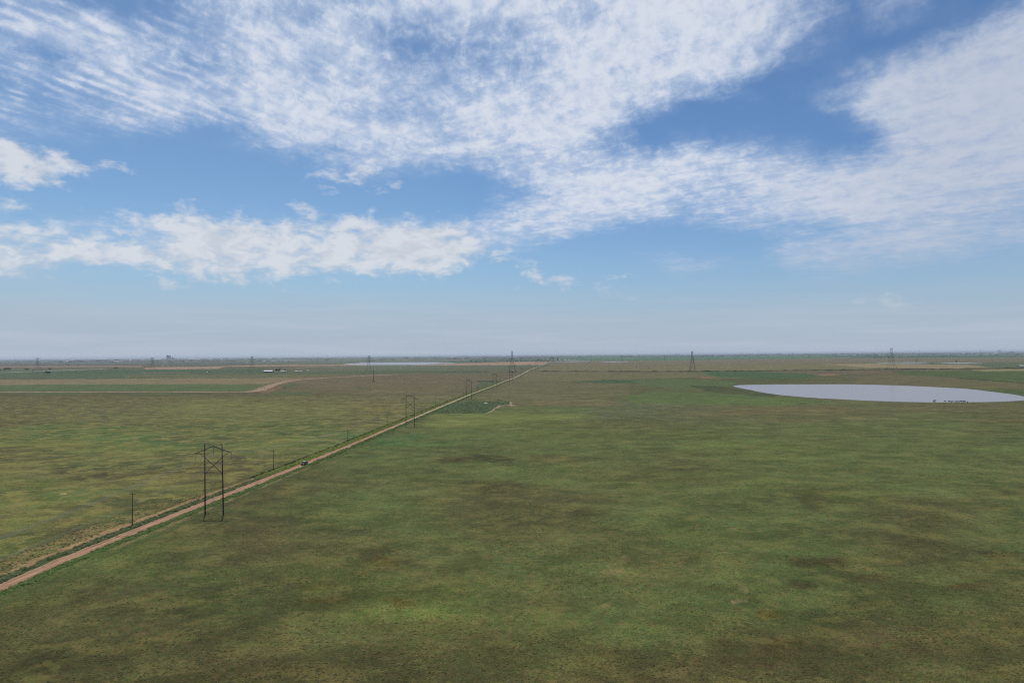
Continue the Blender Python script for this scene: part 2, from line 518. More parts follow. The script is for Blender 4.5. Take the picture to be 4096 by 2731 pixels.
# ------------------------------------------------------------------ ground material
def veg_material(name, bump=.6, micro=True):
    m = bpy.data.materials.new(name)
    m.use_nodes = True
    nt = m.node_tree
    N, L = nt.nodes, nt.links
    b = N['Principled BSDF']
    b.inputs['Roughness'].default_value = .95
    b.inputs['Specular IOR Level'].default_value = .08
    at = N.new('ShaderNodeVertexColor')
    at.layer_name = 'tint'
    geo = N.new('ShaderNodeNewGeometry')

    def noise(scale, det, rough=.6, stretch=None):
        n = N.new('ShaderNodeTexNoise')
        n.inputs['Scale'].default_value = scale
        n.inputs['Detail'].default_value = det
        n.inputs['Roughness'].default_value = rough
        if stretch:
            mp = N.new('ShaderNodeMapping')
            mp.inputs['Scale'].default_value = stretch
            L.new(geo.outputs['Position'], mp.inputs['Vector'])
            L.new(mp.outputs['Vector'], n.inputs['Vector'])
        else:
            L.new(geo.outputs['Position'], n.inputs['Vector'])
        return n.outputs['Fac']

    def rng_(v, a, b2, c, d):
        r = N.new('ShaderNodeMapRange')
        r.inputs['From Min'].default_value = a
        r.inputs['From Max'].default_value = b2
        r.inputs['To Min'].default_value = c
        r.inputs['To Max'].default_value = d
        L.new(v, r.inputs['Value'])
        return r.outputs['Result']

    def mul(a, b2):
        x = N.new('ShaderNodeMath')
        x.operation = 'MULTIPLY'
        L.new(a, x.inputs[0])
        L.new(b2, x.inputs[1])
        return x.outputs[0]
    fine = noise(2.2, 4, .7)
    mid = noise(.5, 5, .65)
    wide = noise(.06, 5, .6)
    streak = noise(.02, 5, .65, (1, 2.2, 1))
    k = mul(mul(rng_(fine, .3, .7, .42, 1.58), rng_(mid, .3, .7, .7, 1.3)),
            mul(rng_(wide, .3, .7, .86, 1.14), rng_(streak, .3, .7, .86, 1.14)))
    sc = N.new('ShaderNodeVectorMath')
    sc.operation = 'SCALE'
    L.new(at.outputs['Color'], sc.inputs[0])
    L.new(k, sc.inputs['Scale'])
    # hue drift between straw and green
    hue = noise(.35, 5, .7)
    mx = N.new('ShaderNodeMix')
    mx.data_type = 'RGBA'
    mx.blend_type = 'MULTIPLY'
    mx.inputs['Factor'].default_value = 1
    cr = N.new('ShaderNodeValToRGB')
    cr.color_ramp.elements[0].position = .36
    cr.color_ramp.elements[0].color = (.84, 1.04, .84, 1)
    cr.color_ramp.elements[1].position = .66
    cr.color_ramp.elements[1].color = (1.18, .99, 1.04, 1)
    L.new(hue, cr.inputs['Fac'])
    stn = noise(.075, 8, .74, (1, 1.15, 1))
    stf = N.new('ShaderNodeMath')
    stf.operation = 'MULTIPLY'
    L.new(rng_(stn, .51, .57, 0, .9), stf.inputs[0])
    L.new(at.outputs['Alpha'], stf.inputs[1])
    st = N.new('ShaderNodeMix')
    st.data_type = 'RGBA'
    L.new(stf.outputs[0], st.inputs['Factor'])
    L.new(sc.outputs['Vector'], st.inputs['A'])
    st.inputs['B'].default_value = (*veg(142, 134, 84), 1)
    dkf = N.new('ShaderNodeMath')
    dkf.operation = 'MULTIPLY'
    L.new(rng_(noise(.16, 8, .75), .54, .62, 0, .24), dkf.inputs[0])
    dkf.inputs[1].default_value = 1
    dk = N.new('ShaderNodeMix')
    dk.data_type = 'RGBA'
    L.new(dkf.outputs[0], dk.inputs['Factor'])
    L.new(st.outputs['Result'], dk.inputs['A'])
    dk.inputs['B'].default_value = (*veg(62, 72, 40), 1)
    L.new(dk.outputs['Result'], mx.inputs['A'])
    L.new(cr.outputs['Color'], mx.inputs['B'])
    L.new(mx.outputs['Result'], b.inputs['Base Color'])
    bp = N.new('ShaderNodeBump')
    bp.inputs['Strength'].default_value = bump
    bp.inputs['Distance'].default_value = .35
    L.new(mid, bp.inputs['Height'])
    L.new(bp.outputs['Normal'], b.inputs['Normal'])
    return m


MAT_GROUND = veg_material('pasture_grass')


def build_ground():
    dpx = np.concatenate([np.arange(2400, 1400, -60), np.arange(1400, 700, -5.0), np.arange(700, 300, -3.0),
                          np.arange(300, 100, -1.6), np.arange(100, 20, -.8), np.arange(20, 3, -.7)])
    r = np.concatenate([[6, 20, 40, 60], H * F / dpx, [70000]])
    a_f = np.linspace(-math.radians(41), math.radians(41), 700)
    a_b = np.linspace(math.radians(41), 2 * PI - math.radians(41), 90)[1:-1]
    a = np.concatenate([a_f, a_b])
    n, m = len(r), len(a)
    # rings: constant Y inside the front fan would shear; use plain polar rings
    R, A = np.meshgrid(r, a, indexing='ij')
    X, Y = R * np.sin(A), R * np.cos(A)
    Z = terr(Y)
    # swales: gentle undulation of the pasture
    Z = Z + 0.0 * X
    V = np.stack([X.ravel(), Y.ravel(), Z.ravel()], -1)
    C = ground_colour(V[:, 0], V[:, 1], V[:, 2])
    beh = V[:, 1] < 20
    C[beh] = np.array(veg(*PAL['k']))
    i, j = np.meshgrid(np.arange(n - 1), np.arange(m), indexing='ij')
    j2 = (j + 1) % m
    Fq = np.stack([i * m + j, i * m + j2, (i + 1) * m + j2, (i + 1) * m + j], -1).reshape(-1, 4)
    sl = road_lat(V[:, 0], V[:, 1])
    fade = np.clip((1250 - V[:, 1]) / 300, 0, 1) * (np.abs(sl) > 12)
    alpha = np.where(sl < 0, .85, .30) * fade
    px_, py_ = project(V[:, 0], V[:, 1], V[:, 2])
    alpha = np.where((sl < 0) & (py_ < 1585), alpha * .3, alpha)
    alpha = np.append(alpha, 0)
    V = np.vstack([V, [[0, 0, 0]]])
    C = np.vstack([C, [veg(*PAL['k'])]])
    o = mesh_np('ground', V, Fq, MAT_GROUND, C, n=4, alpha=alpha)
    # close the hub
    mb = bpy.data.meshes.new('hub')
    import bmesh
    bm = bmesh.new()
    bm.from_mesh(o.data)
    bm.verts.ensure_lookup_table()
    c = bm.verts[n * m]
    for q in range(m):
        bm.faces.new((c, bm.verts[q], bm.verts[(q + 1) % m]))
    bmesh.ops.recalc_face_normals(bm, faces=bm.faces)
    bm.to_mesh(o.data)
    bm.free()
    bpy.data.meshes.remove(mb)
    if o.data.polygons[len(o.data.polygons) // 2].normal.z < 0:
        o.data.flip_normals()
    tag(o, kind='structure')
    return o


build_ground()


# ------------------------------------------------------------------ ribbons: road, tracks
def ribbon(name, pts, half, mat, lift=.02, step=None, jit=.0, kind='structure', seed=3, profile=None):
    pts = [Vector(p) for p in pts]
    dense = []
    for a, b in zip(pts, pts[1:]):
        L = (b - a).length
        n = max(1, int(L / (step or 8)))
        for k in range(n):
            dense.append(a.lerp(b, k / n))
    dense.append(pts[-1])
    V, C, Fq = [], [], []
    prof = profile or [-1, -.5, 0, .5, 1]
    s = 0.0
    for k, p in enumerate(dense):
        a = dense[max(0, k - 1)]
        b = dense[min(len(dense) - 1, k + 1)]
        t = (b - a)
        t.z = 0
        t.normalize()
        nrm = Vector((t.y, -t.x, 0))
        if k:
            s += (p - dense[k - 1]).length
        for q in prof:
            w = half * q
            if abs(q) == 1:
                w += jit * (random.random() - .5) * 2
            x, y = p.x + nrm.x * w, p.y + nrm.y * w
            V.append((x, y, float(terr(y)) + lift))
            C.append((q * .5 + .5, s, 0))
    m = len(prof)
    for k in range(len(dense) - 1):
        for q in range(m - 1):
            Fq.append((k * m + q, k * m + q + 1, (k + 1) * m + q + 1, (k + 1) * m + q))
    o = mesh_np(name, np.array(V), np.array(Fq), mat, np.array(C), n=4)
    return tag(o, kind=kind)


def dirt_material(name, base, ruts=False, gain=1.0):
    m = bpy.data.materials.new(name)
    m.use_nodes = True
    N, L = m.node_tree.nodes, m.node_tree.links
    b = N['Principled BSDF']
    b.inputs['Roughness'].default_value = .95
    b.inputs['Specular IOR Level'].default_value = .1
    at = N.new('ShaderNodeVertexColor')
    at.layer_name = 'tint'
    sp = N.new('ShaderNodeSeparateColor')
    L.new(at.outputs['Color'], sp.inputs['Color'])
    geo = N.new('ShaderNodeNewGeometry')
    cb = N.new('ShaderNodeCombineXYZ')
    mm = N.new('ShaderNodeMath')
    mm.operation = 'MULTIPLY'
    mm.inputs[1].default_value = 2.6
    L.new(sp.outputs['Red'], mm.inputs[0])
    m2 = N.new('ShaderNodeMath')
    m2.operation = 'MULTIPLY'
    m2.inputs[1].default_value = .03
    L.new(sp.outputs['Green'], m2.inputs[0])
    L.new(mm.outputs[0], cb.inputs[0])
    L.new(m2.outputs[0], cb.inputs[1])
    n1 = N.new('ShaderNodeTexNoise')
    n1.inputs['Scale'].default_value = 2.4
    n1.inputs['Detail'].default_value = 5
    L.new(cb.outputs[0], n1.inputs['Vector'])
    n2 = N.new('ShaderNodeTexNoise')
    n2.inputs['Scale'].default_value = .9
    n2.inputs['Detail'].default_value = 6
    L.new(geo.outputs['Position'], n2.inputs['Vector'])

    def r(v, a, b2, c, d):
        x = N.new('ShaderNodeMapRange')
        for k, q in zip(('From Min', 'From Max', 'To Min', 'To Max'), (a, b2, c, d)):
            x.inputs[k].default_value = q
        L.new(v, x.inputs['Value'])
        return x.outputs['Result']
    mu = N.new('ShaderNodeMath')
    mu.operation = 'MULTIPLY'
    L.new(r(n1.outputs['Fac'], .3, .7, .55, 1.38), mu.inputs[0])
    L.new(r(n2.outputs['Fac'], .3, .7, .85, 1.15), mu.inputs[1])
    if ruts:
        ph_ = N.new('ShaderNodeMath')
        ph_.operation = 'MULTIPLY'
        ph_.inputs[1].default_value = 2 * PI * 2.0
        L.new(sp.outputs['Red'], ph_.inputs[0])
        sn = N.new('ShaderNodeMath')
        sn.operation = 'COSINE'
        L.new(ph_.outputs[0], sn.inputs[0])
        mu2 = N.new('ShaderNodeMath')
        mu2.operation = 'MULTIPLY'
        L.new(mu.outputs[0], mu2.inputs[0])
        L.new(r(sn.outputs[0], -1, 1, .86, 1.12), mu2.inputs[1])
        mu = mu2
    sc = N.new('ShaderNodeVectorMath')
    sc.operation = 'SCALE'
    sc.inputs[0].default_value = base
    L.new(mu.outputs[0], sc.inputs['Scale'])
    out = sc.outputs['Vector']
    if ruts:      # paler caliche gravel further along
        pm = N.new('ShaderNodeMix')
        pm.data_type = 'RGBA'
        pm.blend_type = 'MULTIPLY'
        L.new(r(sp.outputs['Green'], 620, 900, 0, 1), pm.inputs['Factor'])
        L.new(out, pm.inputs['A'])
        pm.inputs['B'].default_value = (1.18, 1.5, 1.75, 1)
        out = pm.outputs['Result']
    # mud spots and grass creeping in
    n3 = N.new('ShaderNodeTexNoise')
    n3.inputs['Scale'].default_value = .55
    n3.inputs['Detail'].default_value = 3
    cb3 = N.new('ShaderNodeCombineXYZ')
    m3 = N.new('ShaderNodeMath')
    m3.operation = 'MULTIPLY'
    m3.inputs[1].default_value = .35
    L.new(sp.outputs['Green'], m3.inputs[0])
    L.new(mm.outputs[0], cb3.inputs[0])
    L.new(m3.outputs[0], cb3.inputs[1])
    L.new(cb3.outputs[0], n3.inputs['Vector'])
    mx = N.new('ShaderNodeMix')
    mx.data_type = 'RGBA'
    L.new(r(n3.outputs['Fac'], .63, .69, 0, .7), mx.inputs['Factor'])
    L.new(out, mx.inputs['A'])
    mx.inputs['B'].default_value = (.07, .05, .035, 1)
    L.new(mx.outputs['Result'], b.inputs['Base Color'])
    bp = N.new('ShaderNodeBump')
    bp.inputs['Strength'].default_value = .5
    bp.inputs['Distance'].default_value = .12
    L.new(n1.outputs['Fac'], bp.inputs['Height'])
    L.new(bp.outputs['Normal'], b.inputs['Normal'])
    return m


MAT_ROAD = dirt_material('red_dirt', alb(180, 140, 110), True)
MAT_TRACK = dirt_material('pale_dirt', alb(168, 140, 116))
MAT_GRAVEL = dirt_material('pale_gravel', alb(196, 188, 170))
ribbon('road', RP, 2.35, MAT_ROAD, lift=.03, step=2.5, jit=.5)
ribbon('path', [P(x, y) for x, y in [(-60, 1568.8), (300, 1567.8), (700, 1567.2), (900, 1569.5), (1000, 1568), (1040, 1560), (1075, 1546), (1110, 1534), (1150, 1525), (1200, 1519), (1300, 1511.5), (1498, 1501), (1600, 1496.8)]],
       11, MAT_TRACK, lift=.22, jit=3)
ribbon('path', [P(x, y) for x, y in [(-60, 1492.5), (15, 1490), (220, 1482.5), (420, 1475.3)]], 20, MAT_GRAVEL, lift=.4, step=20)
ribbon('path', [P(x, y) for x, y in [(1800, 1441.2), (1900, 1437.5), (1980, 1434.3), (2044, 1431.8)]], 30, MAT_GRAVEL, lift=.4, step=40)
ribbon('path', [P(x, y) for x, y in [(1560, 1443), (1760, 1439), (1943, 1431), (2017, 1424)]], 30, MAT_TRACK, lift=.4, step=60)
ribbon('path', [P(x, y) for x, y in [(1478, 1434.5), (1560, 1437.8), (1640, 1441)]], 30, MAT_TRACK, lift=.4, step=60)
ribbon('path', [P(x, y) for x, y in [(1818, 1611.5), (1850, 1610.3), (1873, 1610.2)]], 3, MAT_TRACK, lift=.05, jit=.8)
ribbon('path', [P(x, y) for x, y in [(1818, 1612.5), (1845, 1613.2), (1858, 1614)]], 2.2, MAT_TRACK, lift=.055, jit=.8)
ribbon('path', [P(x, y) for x, y in [(1942, 1651.5), (1962, 1646), (1972, 1636), (1988, 1628), (2000, 1623)]], 2.4, MAT_TRACK, lift=.05, step=4, jit=1.2)
ribbon('path', [P(x, y) for x, y in [(1986, 1622.5), (2020, 1621), (2045, 1621), (2064, 1623)]], 5, MAT_TRACK, lift=.055, step=4, jit=2.2)
ribbon('path', [P(x, y) for x, y in [(2044, 1606), (2042, 1612), (2046, 1620)]], 1.6, MAT_TRACK, lift=.06, step=4, jit=.8)
ribbon('path', [P(x, y) for x, y in [(2046, 1610), (2075, 1611.5), (2105, 1614)]], 1.6, MAT_TRACK, lift=.06, step=4, jit=.8)
ribbon('path', [P(x, y) for x, y in [(1180, 1472.5), (1280, 1466), (1340, 1463)]], 16, MAT_TRACK, lift=.4, step=30)
ribbon('path', [P(x, y) for x, y in [(560, 1492.5), (680, 1491.2), (760, 1491)]], 16, MAT_TRACK, lift=.4, step=30, jit=2)


# ------------------------------------------------------------------ water
def water_material():
    m = bpy.data.materials.new('turbid_water')
    m.use_nodes = True
    N, L = m.node_tree.nodes, m.node_tree.links
    b = N['Principled BSDF']
    b.inputs['Base Color'].default_value = (.25, .185, .165, 1)
    b.inputs['Roughness'].default_value = .2
    b.inputs['IOR'].default_value = 1.33
    geo = N.new('ShaderNodeNewGeometry')
    n = N.new('ShaderNodeTexNoise')
    n.inputs['Scale'].default_value = 1.2
    n.inputs['Detail'].default_value = 4
    L.new(geo.outputs['Position'], n.inputs['Vector'])
    bp = N.new('ShaderNodeBump')
    bp.inputs['Strength'].default_value = .06
    bp.inputs['Distance'].default_value = .05
    L.new(n.outputs['Fac'], bp.inputs['Height'])
    L.new(bp.outputs['Normal'], b.inputs['Normal'])
    return m


MAT_WATER = water_material()
MAT_MUD = material('wet_shore_mud', alb(86, 78, 58), .8, var=.25, scale=.1)


def smooth_poly(pts, k=6):
    out = []
    n = len(pts)
    for i in range(n):
        p0, p1, p2, p3 = pts[i - 1], pts[i], pts[(i + 1) % n], pts[(i + 2) % n]
        for j in range(k):
            t = j / k
            out.append(tuple(.5 * ((2 * p1[q]) + (-p0[q] + p2[q]) * t + (2 * p0[q] - 5 * p1[q] + 4 * p2[q] - p3[q]) * t * t
                                   + (-p0[q] + 3 * p1[q] - 3 * p2[q] + p3[q]) * t ** 3) for q in (0, 1)))
    return out


def sheet(name, px, mat, lift, smooth=True, grow=0.0, kind='structure', jit=0.0):
    pts = [(p.x, p.y) for p in (P(x, y) for x, y in px)]
    if smooth:
        pts = smooth_poly(pts)
    cx = sum(p[0] for p in pts) / len(pts)
    cy = sum(p[1] for p in pts) / len(pts)
    out = []
    n = len(pts)
    for i, (x, y) in enumerate(pts):
        a, b = pts[i - 1], pts[(i + 1) % n]
        tx, ty = b[0] - a[0], b[1] - a[1]
        l = math.hypot(tx, ty) or 1
        nx, ny = ty / l, -tx / l
        if nx * (x - cx) + ny * (y - cy) < 0:
            nx, ny = -nx, -ny
        g = grow + (random.random() - .5) * 2 * jit
        out.append((x + nx * g, y + ny * g))
    z = max(float(terr(y)) for _, y in out) + lift
    mb = MB()
    mb.v = [(x, y, z) for x, y in out]
    mb.f = [tuple(range(len(out)))]
    o = mb.build(name, mat)
    if o.data.polygons[0].normal.z < 0:
        o.data.flip_normals()
    return tag(o, kind=kind)


POND = [(2934, 1544.5), (2945, 1541), (2980, 1539.2), (3060, 1538), (3145, 1537), (3280, 1536.8), (3400, 1537), (3560, 1540.5), (3713, 1546.5),
        (3866, 1555), (3968, 1567), (4044, 1576), (4096, 1585.4), (4130, 1593), (4096, 1600.5), (4044, 1604.5), (3968, 1607), (3866, 1608.6),
        (3734, 1608.8), (3612, 1606.8), (3459, 1601.5), (3332, 1595), (3205, 1587.3), (3078, 1573.5), (2985, 1556), (2951, 1549)]
sheet('shore', POND, MAT_MUD, .03, grow=5, jit=1.6)
sheet('water', POND, MAT_WATER, .07, jit=.9)
sheet('water', [(1368, 1457), (1400, 1454), (1450, 1451), (1560, 1449.5), (1660, 1448.6), (1745, 1448.8), (1765, 1450.5), (1828, 1451.8),
                (1800, 1454.2), (1740, 1455.6), (1690, 1458.6), (1560, 1459.6), (1430, 1459.4), (1395, 1458.4)], MAT_WATER, .3, smooth=False)
sheet('water', [(2222, 1445.2), (2290, 1444.6), (2360, 1444.6), (2362, 1446.2), (2290, 1447), (2224, 1447)], MAT_WATER, .3, smooth=False)
sheet('water', [(2396, 1445), (2440, 1446), (2512, 1445.4), (2515, 1447), (2450, 1448.2), (2410, 1447)], MAT_WATER, .3, smooth=False)
sheet('water', [(1006, 1444), (1020, 1442.6), (1100, 1441.2), (1170, 1440.6), (1200, 1440.8), (1170, 1442.4), (1080, 1443.4)], MAT_WATER, .3, smooth=False)
sheet('water', [(3496, 1451.4), (3540, 1449.6), (3620, 1449), (3720, 1449), (3700, 1450.6), (3600, 1451.4), (3520, 1452.2)], MAT_WATER, .3, smooth=False)
sheet('water', [(3600, 1453.4), (3680, 1452.6), (3720, 1453.8), (3660, 1455), (3600, 1455)], MAT_WATER, .3, smooth=False)
sheet('water', [(3740, 1450.4), (3830, 1450.6), (3900, 1452), (3940, 1453.6), (3900, 1454.6), (3760, 1454.4), (3820, 1453), (3760, 1451.6)], MAT_WATER, .35, smooth=False)
sheet('water', [(3290, 1420.2), (3390, 1419), (3465, 1419.2), (3380, 1420.6)], MAT_WATER, .3, smooth=False)


# ------------------------------------------------------------------ grass tufts and weeds
def leaf_material():
    m = bpy.data.materials.new('tuft_leaves')
    m.use_nodes = True
    N, L = m.node_tree.nodes, m.node_tree.links
    b = N['Principled BSDF']
    b.inputs['Roughness'].default_value = .8
    b.inputs['Specular IOR Level'].default_value = .1
    at = N.new('ShaderNodeVertexColor')
    at.layer_name = 'tint'
    L.new(at.outputs['Color'], b.inputs['Base Color'])
    tl = N.new('ShaderNodeBsdfTranslucent')
    L.new(at.outputs['Color'], tl.inputs['Color'])
    ms = N.new('ShaderNodeMixShader')
    ms.inputs[0].default_value = .2
    L.new(b.outputs[0], ms.inputs[1])
    L.new(tl.outputs[0], ms.inputs[2])
    L.new(ms.outputs[0], N['Material Output'].inputs['Surface'])
    return m


MAT_TUFT = leaf_material()


def tufts(name, X, Y, Rr, Hh, cols, k=5):
    """low irregular clumps: a ring of k points round a raised, off-centre crown"""
    n = len(X)
    a = (np.arange(k)[None, :] + rng.random((n, k)) * .8) * 2 * PI / k
    rr = Rr[:, None] * (.65 + .7 * rng.random((n, k)))
    z0 = terr(Y)
    ring = np.stack([X[:, None] + np.cos(a) * rr * 1.25, Y[:, None] + np.sin(a) * rr, z0[:, None] - .03 + 0 * a], -1)
    am = a + .5
    rm = rr * (.45 + .25 * rng.random((n, k)))
    mid = np.stack([X[:, None] + np.cos(am) * rm * 1.25, Y[:, None] + np.sin(am) * rm, z0[:, None] + Hh[:, None] * (.55 + .6 * rng.random((n, k)))], -1)
    top = np.stack([X + Rr * .3 * (rng.random(n) - .5), Y + Rr * .3 * (rng.random(n) - .5), z0 + Hh], -1)[:, None, :]
    V = np.concatenate([ring, mid, top], 1)
    m = 2 * k + 1
    b = (np.arange(n) * m)[:, None]
    i = np.arange(k)[None, :]
    j = (i + 1) % k
    T = [np.stack([b + i, b + j, b + k + i], -1), np.stack([b + j, b + k + j, b + k + i], -1), np.stack([b + k + i, b + k + j, b + 2 * k + 0 * i], -1)]
    Fq = np.concatenate(T, 1).reshape(-1, 3)
    C = cols[:, None, :] * (.82 + .36 * rng.random((n, m, 1)))
    return mesh_np(name, V.reshape(-1, 3), Fq, MAT_TUFT, C.reshape(-1, 3), n=3)


def scatter_grass():
    N = 260000
    # density falls with distance: sample depression angle in pixels
    d = 1420 * np.exp(-rng.random(N) * 1.75)
    Y = H * F / d
    X = (rng.random(N) - .5) * 1.62 * Y
    dens = fbm(X / 22, Y / 22, 71, 4) * .6 + fbm(X / 5, Y / 5, 72, 3) * .4
    keep = (dens + (rng.random(N) - .5) * .25 > .47)
    s = road_lat(X, Y)
    keep &= (np.abs(s) > 7)
    X, Y = X[keep], Y[keep]
    C = ground_colour(X, Y, np.zeros_like(X))
    n = len(X)
    k = .9 + .32 * rng.random(n)
    hue = rng.random(n)[:, None]
    tintc = np.where(hue < .25, np.array([[.84, .95, .95]]), np.where(hue > .8, np.array([[1.22, 1.12, .95]]), np.array([[1, 1, 1]])))
    C = C * k[:, None] * tintc * 1.3
    left = road_lat(X, Y) < 0
    R = (.10 + .26 * rng.random(n) ** 2.5) * np.where(left, .8, 1)
    o = tufts('grass', X, Y, R, R * (.22 + .38 * rng.random(n)), C, 4)
    tag(o, 'tufts of grass and low sage scattered over the pasture', 'grass', kind='stuff')


scatter_grass()


def scatter_verge():
    Xs, Ys, Rs, Cs = [], [], [], []

    def band(a, b, y0, y1, num, rmin, rmax, col, col2):
        Y = y0 * (y1 / y0) ** rng.random(num)
        s = a + (b - a) * rng.random(num)
        ok = fbm(s / 2.5, Y / 7, int(abs(a) * 5) + 3, 3) > .4
        s, Y = s[ok], Y[ok]
        cx = np.interp(Y, RPn[:, 1], RPn[:, 0])
        X = cx + s / math.cos(math.radians(5))
        t = rng.random(len(Y))[:, None]
        C = np.array(veg(*col)) * (1 - t) + np.array(veg(*col2)) * t
        C = C * (.7 + .6 * rng.random(len(Y)))[:, None]
        Xs.append(X); Ys.append(Y); Rs.append(rmin + (rmax - rmin) * rng.random(len(Y)) ** 1.5); Cs.append(C)
    band(-6, -2.7, 150, 360, 6500, .2, .65, (74, 88, 62), (108, 116, 80))
    band(-7.5, -2.7, 340, 1500, 9000, .3, .8, (104, 118, 56), (124, 130, 66))
    band(-9.5, -7.5, 340, 1200, 2500, .3, .7, (48, 58, 38), (70, 80, 50))
    band(2.6, 6.0, 150, 420, 6500, .18, .5, (84, 104, 58), (104, 122, 74))
    band(2.5, 6.4, 380, 1600, 7000, .3, .75, (78, 102, 54), (98, 114, 66))
    band(-20, -9, 150, 330, 1800, .12, .34, (92, 98, 66), (130, 122, 90))
    X, Y, R, C = map(np.concatenate, (Xs, Ys, Rs, Cs))
    C = C * 1.25
    o = tufts('weeds', X, Y, R, R * (.6 + .6 * rng.random(len(X))), C, 5)
    tag(o, 'green weeds growing thick along both edges of the dirt road', 'weeds', kind='stuff')
    # reeds in the dark green hollow
    N = 6000
    poly = [(1748, 1651), (1812, 1614), (1872, 1609), (2036, 1606), (2034, 1618), (1990, 1622), (1968, 1640), (1944, 1651), (1872, 1653)]
    Y = 700 + 200 * rng.random(N)
    px = 1740 + 300 * rng.random(N)
    X = (px - 2048) / F * Y
    pxx, pyy = project(X, Y, np.zeros(N))
    ok = inpoly(pxx, pyy, poly)
    X, Y = X[ok], Y[ok]
    C = np.array(veg(104, 122, 88)) * (.65 + .7 * rng.random(len(X)))[:, None]
    o = tufts('reeds', X, Y, .6 + .7 * rng.random(len(X)), .5 + .6 * rng.random(len(X)), C, 5)
    tag(o, 'dark green reeds in the wet hollow right of the road', 'reeds', kind='stuff')


scatter_verge()


def mound_row(name, pts, w, h, mat, label, cat, step=6, kind='stuff'):
    """long irregular bank of weeds or earth"""
    pts = [P(x, y) for x, y in pts]
    V, Fq = [], []
    k = 0
    for a, b in zip(pts, pts[1:]):
        L = (b - a).length
        n = max(2, int(L / step))
        for i in range(n):
            p = a.lerp(b, i / n)
            t = (b - a).normalized()
            nr = Vector((t.y, -t.x, 0))
            hh = h * (.35 + 1.0 * random.random())
            ww = w * (.7 + .5 * random.random())
            z = float(terr(p.y))
            for q, zz in ((-1, -.1), (-.55, .7), (0, 1), (.55, .65), (1, -.1)):
                V.append((p.x + nr.x * q * ww, p.y + nr.y * q * ww, z + zz * hh * (.8 + .4 * random.random())))
            if k:
                for q in range(4):
                    Fq.append(((k - 1) * 5 + q, (k - 1) * 5 + q + 1, k * 5 + q + 1, k * 5 + q))
            k += 1
    mb = MB()
    mb.v, mb.f = V, Fq
    o = mb.build(name, mat)
    return tag(o, label, cat, kind=kind)


mound_row('weeds', [(2150, 1484.8), (2400, 1485.8), (2760, 1485.8), (3000, 1484), (3500, 1478.6), (4200, 1472)], 3, 2.0, M['bloom'],
          'dark line of tall weeds crossing the plain below the tower', 'weeds', 9)
mound_row('weeds', [(1895, 1447), (2190, 1444.5)], 4, 3.0, M['bloom'], 'dark weed line edging the pink ploughed field', 'weeds', 12)
mound_row('bank', [(1790, 1487.2), (1850, 1486.6), (1900, 1486), (1946, 1486.8)], 4, 1.2, M['bloom'], 'low dark bank left of the road', 'bank', 8, 'structure')
mound_row('bank', [(1915, 1486.8), (1950, 1487.2)], 5, 1.9, M['rust'], 'short rust coloured earth bank', 'bank', 5, 'structure')
mound_row('bank', [(2034, 1488.6), (2060, 1489), (2070, 1489.6)], 5, 2.2, M['rust'], 'dark mound in place of the shadow below tall tower', 'bank', 5, 'structure')  # mound added to give the dark of a cutting's shadow
mound_row('bank', [(1910, 1526), (1935, 1524.5), (1960, 1527), (2004, 1526)], 4, 2.0, M['bloom'], 'grey green brush bank left of road', 'bank', 5, 'structure')


# ------------------------------------------------------------------ wooden H-frame towers
def make_hframe():
    r = empty('transmission_tower')
    for s, nm in ((-1, 'pole'), (1, 'pole')):
        MB().tube((s * 3.62, 0, -.3), (s * 3.42, 0, 27.2), .27, .18, 10).build('pole', M['wood'], r, True)
    MB().box((0, 0, 26.95), (7.2, .16, .14)).build('shield_wire_beam', M['wood'], r)
    MB().box((0, .02, 26.35), (7.1, .3, .22)).build('top_beam', M['beam'], r)
    for s in (-1, 1):
        mb = MB()
        mb.tube((0, -.22, 26.05), (s * 7.15, -.22, 23.45), .17, .14, 6)
        mb.tube((0, .22, 26.05), (s * 7.15, .22, 23.45), .17, .14, 6)
        mb.tube((s * 7.1, -.25, 23.45), (s * 7.1, .25, 23.45), .1, .1, 6)
        mb.build('crossarm', M['beam'], r)
        MB().tube((s * 6.2, .05, 23.7), (s * 3.45, .05, 21.9), .09, .09, 6).build('knee_brace', M['wood'], r)
    MB().tube((-3.5, -.12, 21.9), (3.5, -.12, 15.6), .12, .12, 6).build('cross_brace', M['wood'], r)
    MB().tube((3.5, .12, 21.9), (-3.5, .12, 15.6), .12, .12, 6).build('cross_brace', M['wood'], r)
    for x, zt, ln in ((-7.0, 23.4, 2.5), (0, 25.95, 2.9), (7.0, 23.4, 2.5)):
        mb = MB()
        n = 12
        for i in range(n):
            z = zt - .25 - (ln - .25) * i / n
            mb.tube((x, 0, z), (x, 0, z - .05), .15, .08, 8)
        mb.tube((x, 0, zt), (x, 0, zt - ln), .045, .045, 6)
        mb.tube((x, -.3, zt - ln), (x, .3, zt - ln), .06, .06, 6)
        mb.build('insulator', M['insulator'], r)
    return r


